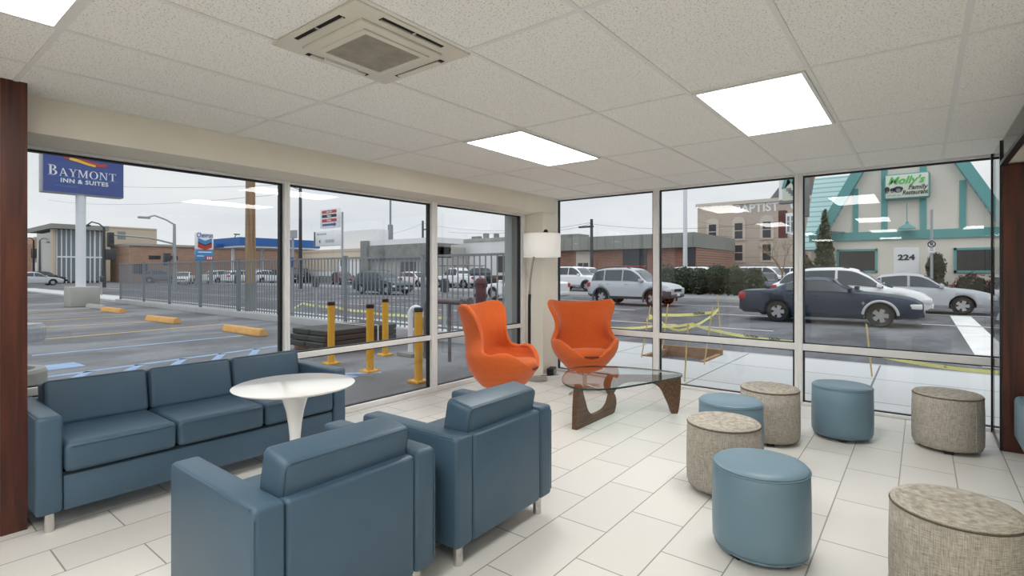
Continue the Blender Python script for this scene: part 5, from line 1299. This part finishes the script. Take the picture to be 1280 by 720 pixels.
    if kind in ('suv', 'wagon', 'fullsuv', 'crossover'):
        b2 = nb()
        for sy in (-1, 1):
            P = []
            for i in range(7):
                x = -1.6 + 1.7 * i / 6; R = ring(x)[0]; P.append((x, sy * R[7][0], R[7][1] + (.05 if 0 < i < 6 else .0)))
            tube(b2, P, .018, 6)
        parts.append(('roof_rails', mesh(b2, 'roof_rails'), 'car_black' if kind != 'crossover' else 'car_black', None))
    if s['clad']:
        for xw in (xf, xr):
            for sy in (-1, 1):
                b2 = nb(); q = s['wr'] + .085
                tube(b2, [(xw + q * math.cos(a), sy * (W_ / 2 - .012), s['wr'] + q * math.sin(a)) for a in [PI * (-.12 + 1.24 * i / 20) for i in range(21)]], .052, 8)
                parts.append(('wheel_arch_trim', mesh(b2, 'wheel_arch_trim'), 'cladding', None))
    if kind == 'pickup':
        b2 = nb(); box(b2, -hl + .1, -.9, -.78, .78, 1.06, 1.135, .01, 1); parts.append(('truck_bed', mesh(b2, 'truck_bed'), 'car_black', None))
    r = s['wr']; b2 = nb(); P = [(r * .60, -.1), (r * .9, -.105), (r * .985, -.07), (r, 0), (r * .985, .07), (r * .9, .105), (r * .60, .1), (r * .6, -.1)]
    lathe(b2, P, 32, M=Matrix.Rotation(PI / 2, 4, 'X')); tyre = mesh(b2, 'wheel')
    rims = []
    for sy in (-1, 1):
        b2 = nb(); M = Matrix.Rotation(PI / 2, 4, 'X')
        lathe(b2, [(r * .62, -.06), (r * .66, -.055), (r * .66, .055), (r * .62, .06), (r * .56, .03), (r * .56, -.03), (r * .62, -.06)], 32, M=M)
        for k in range(5):
            Mk = M @ Matrix.Rotation(2 * PI * k / 5, 4, 'Z') @ Matrix.Translation((0, 0, -sy * .055))
            prism(b2, [(.03, -.045), (r * .6, -.065), (r * .6, .065), (.03, .045)], lambda u, v, d: Mk @ Vector((u, v, d)), -.018, .018)
        cyl(b2, (0, sy * .03, 0), (0, sy * .08, 0), .065, seg=16); rims.append(mesh(b2, 'rim'))
    b2 = nb(); cyl(b2, (0, -.03, 0), (0, .03, 0), r * .6, seg=24); back = mesh(b2, 'wheel_back')
    CARS[kind] = dict(body=me, parts=parts, tyre=tyre, rims=rims, back=back, xf=xf, xr=xr, yw=W_ / 2 - .125, r=r, s=s); return CARS[kind]
def car(kind, colour, label, x, y, rot=0, z=ZG, cat='car', rack=None):
    c = car_parts(kind); t = thing({'pickup': 'pickup_truck'}.get(kind, 'car'), label, cat, (x, y, z), rot)
    me = c['body'].copy(); me.materials[0] = MATS['car_' + colour]; obj('body', me, None, t)
    for nm, m_, mt, _ in c['parts']:
        mm = MATS['car_' + colour] if mt is None else (MATS['cladding'] if mt == 'clad' else MATS[mt])
        key = (m_.name, mm.name); q = c.setdefault('cache', {}).get(key)
        if q is None: q = m_.copy(); q.materials.append(mm); c['cache'][key] = q
        obj(nm, q, None, t)
    for xw in (c['xf'], c['xr']):
        for k, sy in enumerate((-1, 1)):
            w_ = obj('wheel', c['tyre'], 'tyre', t, (xw, sy * c['yw'], c['r'])); obj('rim', c['rims'][k], 'rim', w_); obj('wheel_disc', c['back'], 'arch_dark', w_)
    if rack:
        bm = nb(); 
        for xx in (-2.2, -.4, .9): tube(bm, [(xx, -.85, 1.1), (xx, -.85, 2.05), (xx, .85, 2.05), (xx, .85, 1.1)], .03, 6)
        tube(bm, [(-2.6, -.85, 2.05), (1.6, -.85, 2.05)], .035, 6); tube(bm, [(-2.6, .85, 2.05), (1.6, .85, 2.05)], .035, 6); obj('ladder_rack', bm, rack, t)
    return t
def cpx(px, Y): return WY(px, 350, Y)[0]
# on the street
m_ = car('coupe', 'navy', 'dark blue two door coupe driving past in front of the restaurant', -2.27, 18.24)
bm = nb(); tube(bm, [(1.38 + .40 * math.cos(a), -.925, .32 + .40 * math.sin(a)) for a in [PI * (.02 + .96 * i / 16) for i in range(17)]], .035, 6); obj('wheel_arch_trim', bm, 'car_silver', m_)
bm = nb(); box(bm, .98, 1.0, -.932, -.91, .60, .70); box(bm, .95, 1.03, -.932, -.91, .64, .66); obj('badge', bm, 'rim', m_)
car('crossover', 'white', 'white crossover partly hidden behind the dark blue coupe', -2.02, 21.35)
car('sedan', 'silver', 'silver sedan at the kerb in front of the restaurant, its nose near the wood pier', -.30, 24.9)
car('suv', 'silver', 'silver compact SUV with dark grey lower cladding, above the right egg chair', -10.42, 22.25).scale.x = .94
car('wagon', 'green', 'dark green station wagon seen through the fence in the second window', -28.75, 22.2)
a, b = cpx(606, 21.4), cpx(708, 21.4)
car('sedan', 'white', 'white sedan behind the corner of the room, seen past the red standpipe', (a + b) / 2 - .55, 22.2, PI)
# car park across the street
car('fullsuv', 'white', 'big white SUV parked nearest the corner in the fourth window', cpx(712, 35), 36, math.radians(-4))
car('fullsuv', 'white', 'second big white SUV parked just right of and behind the first one', cpx(727, 40.5), 41.5, math.radians(-8))
car('sedan', 'black', 'dark sedan parked low behind the silver SUV roof', cpx(757, 43), 44, math.radians(-12))
car('pickup', 'white', 'white pickup truck with a red ladder rack in front of the brick building', cpx(787, 48), 49, math.radians(-55), cat='truck', rack='sign_red')
car('fullsuv', 'white', 'long white SUV in the fifth window, left of the hedge and the tall lamp post', cpx(847, 44), 45, math.radians(180))
car('crossover', 'grey', 'grey crossover parked close behind the left end of the hedge', cpx(840, 36), 36.6, math.radians(178))
car('sedan', 'champagne', 'pale silver sedan whose roof shows over the middle of the hedge', cpx(894, 40), 40.5, math.radians(-70))
car('hatch', 'white', 'small white hatchback roof showing behind the middle of the hedge', cpx(914, 51), 52, math.radians(-70))
car('fullsuv', 'white', 'white SUV rising behind the right end of the hedge', cpx(958, 44), 45, math.radians(-15))
car('sedan', 'dblue', 'dark blue parked car at the right end of the hedge', cpx(950, 34.5), 35.6, math.radians(-78))
car('fullsuv', 'white', 'white van like SUV just left of the right mullion, farther back', cpx(992, 52), 53, math.radians(-12))
car('hatch', 'silver', 'small silver car between the white trucks and the brick wall', cpx(768, 53), 54.2, math.radians(-30))
# across the street, left windows
car('hatch', 'pink', 'pinkish white hatchback parked behind the dark green wagon', cpx(511, 34.5), 35.4, 0)
car('pickup', 'white', 'white pickup truck with a ladder rack in the third window', cpx(563, 34), 35.0, math.radians(180), cat='truck', rack='maroon')
car('pickup', 'black', 'dark pickup truck parked behind the white one in the third window', cpx(592, 36.5), 37.5, math.radians(180), cat='truck')
car('sedan', 'champagne', 'pale sedan parked in front of the white building, right of the pickups', cpx(632, 39.6), 41.2, math.radians(176))
car('hatch', 'maroon', 'maroon car parked by the low peach building', cpx(419, 34), 35.0, math.radians(-15))
car('fullsuv', 'black', 'black SUV at the left edge of the second window', cpx(366, 36.5), 37.5, math.radians(-40))
def far(kind, colour, label, px, py, rot):
    x, y = G(px, py); return car(kind, colour, label, x, y, math.radians(rot))
far('sedan', 'white', 'white sedan crossing the street left of the filling station sign', 230, 355, -28)
far('sedan', 'white', 'white car behind the crossing white sedan', 241, 350.5, -20)
far('suv', 'grey', 'grey car left of the crossing white sedan', 204, 353.4, 60)
far('sedan', 'white', 'white car in the middle of the far street, right of the blue sign pole', 170, 351.2, 80)
far('fullsuv', 'white', 'white SUV left of the blue sign pole on the far street', 75, 350.2, 105)
far('sedan', 'silver', 'silver car at the far left edge of the first window', 41, 357, 95)
far('hatch', 'black', 'dark car between the silver car and the white SUV at the far left', 56, 354.5, 95)
far('sedan', 'grey', 'grey car just right of the blue sign pole on the far street', 115, 349.6, 95)
for px, lb in ((279, 'white car at the filling station, left of the wooden pole'), (302, 'white car at the filling station, just left of the wooden pole'), (333, 'white car in front of the filling station canopy, right of the wooden pole')):
    far('crossover', 'white', lb, px, 354.4, 100)
far('suv', 'black', 'black SUV at the filling station beside the first mullion', 347, 351.5, 100)
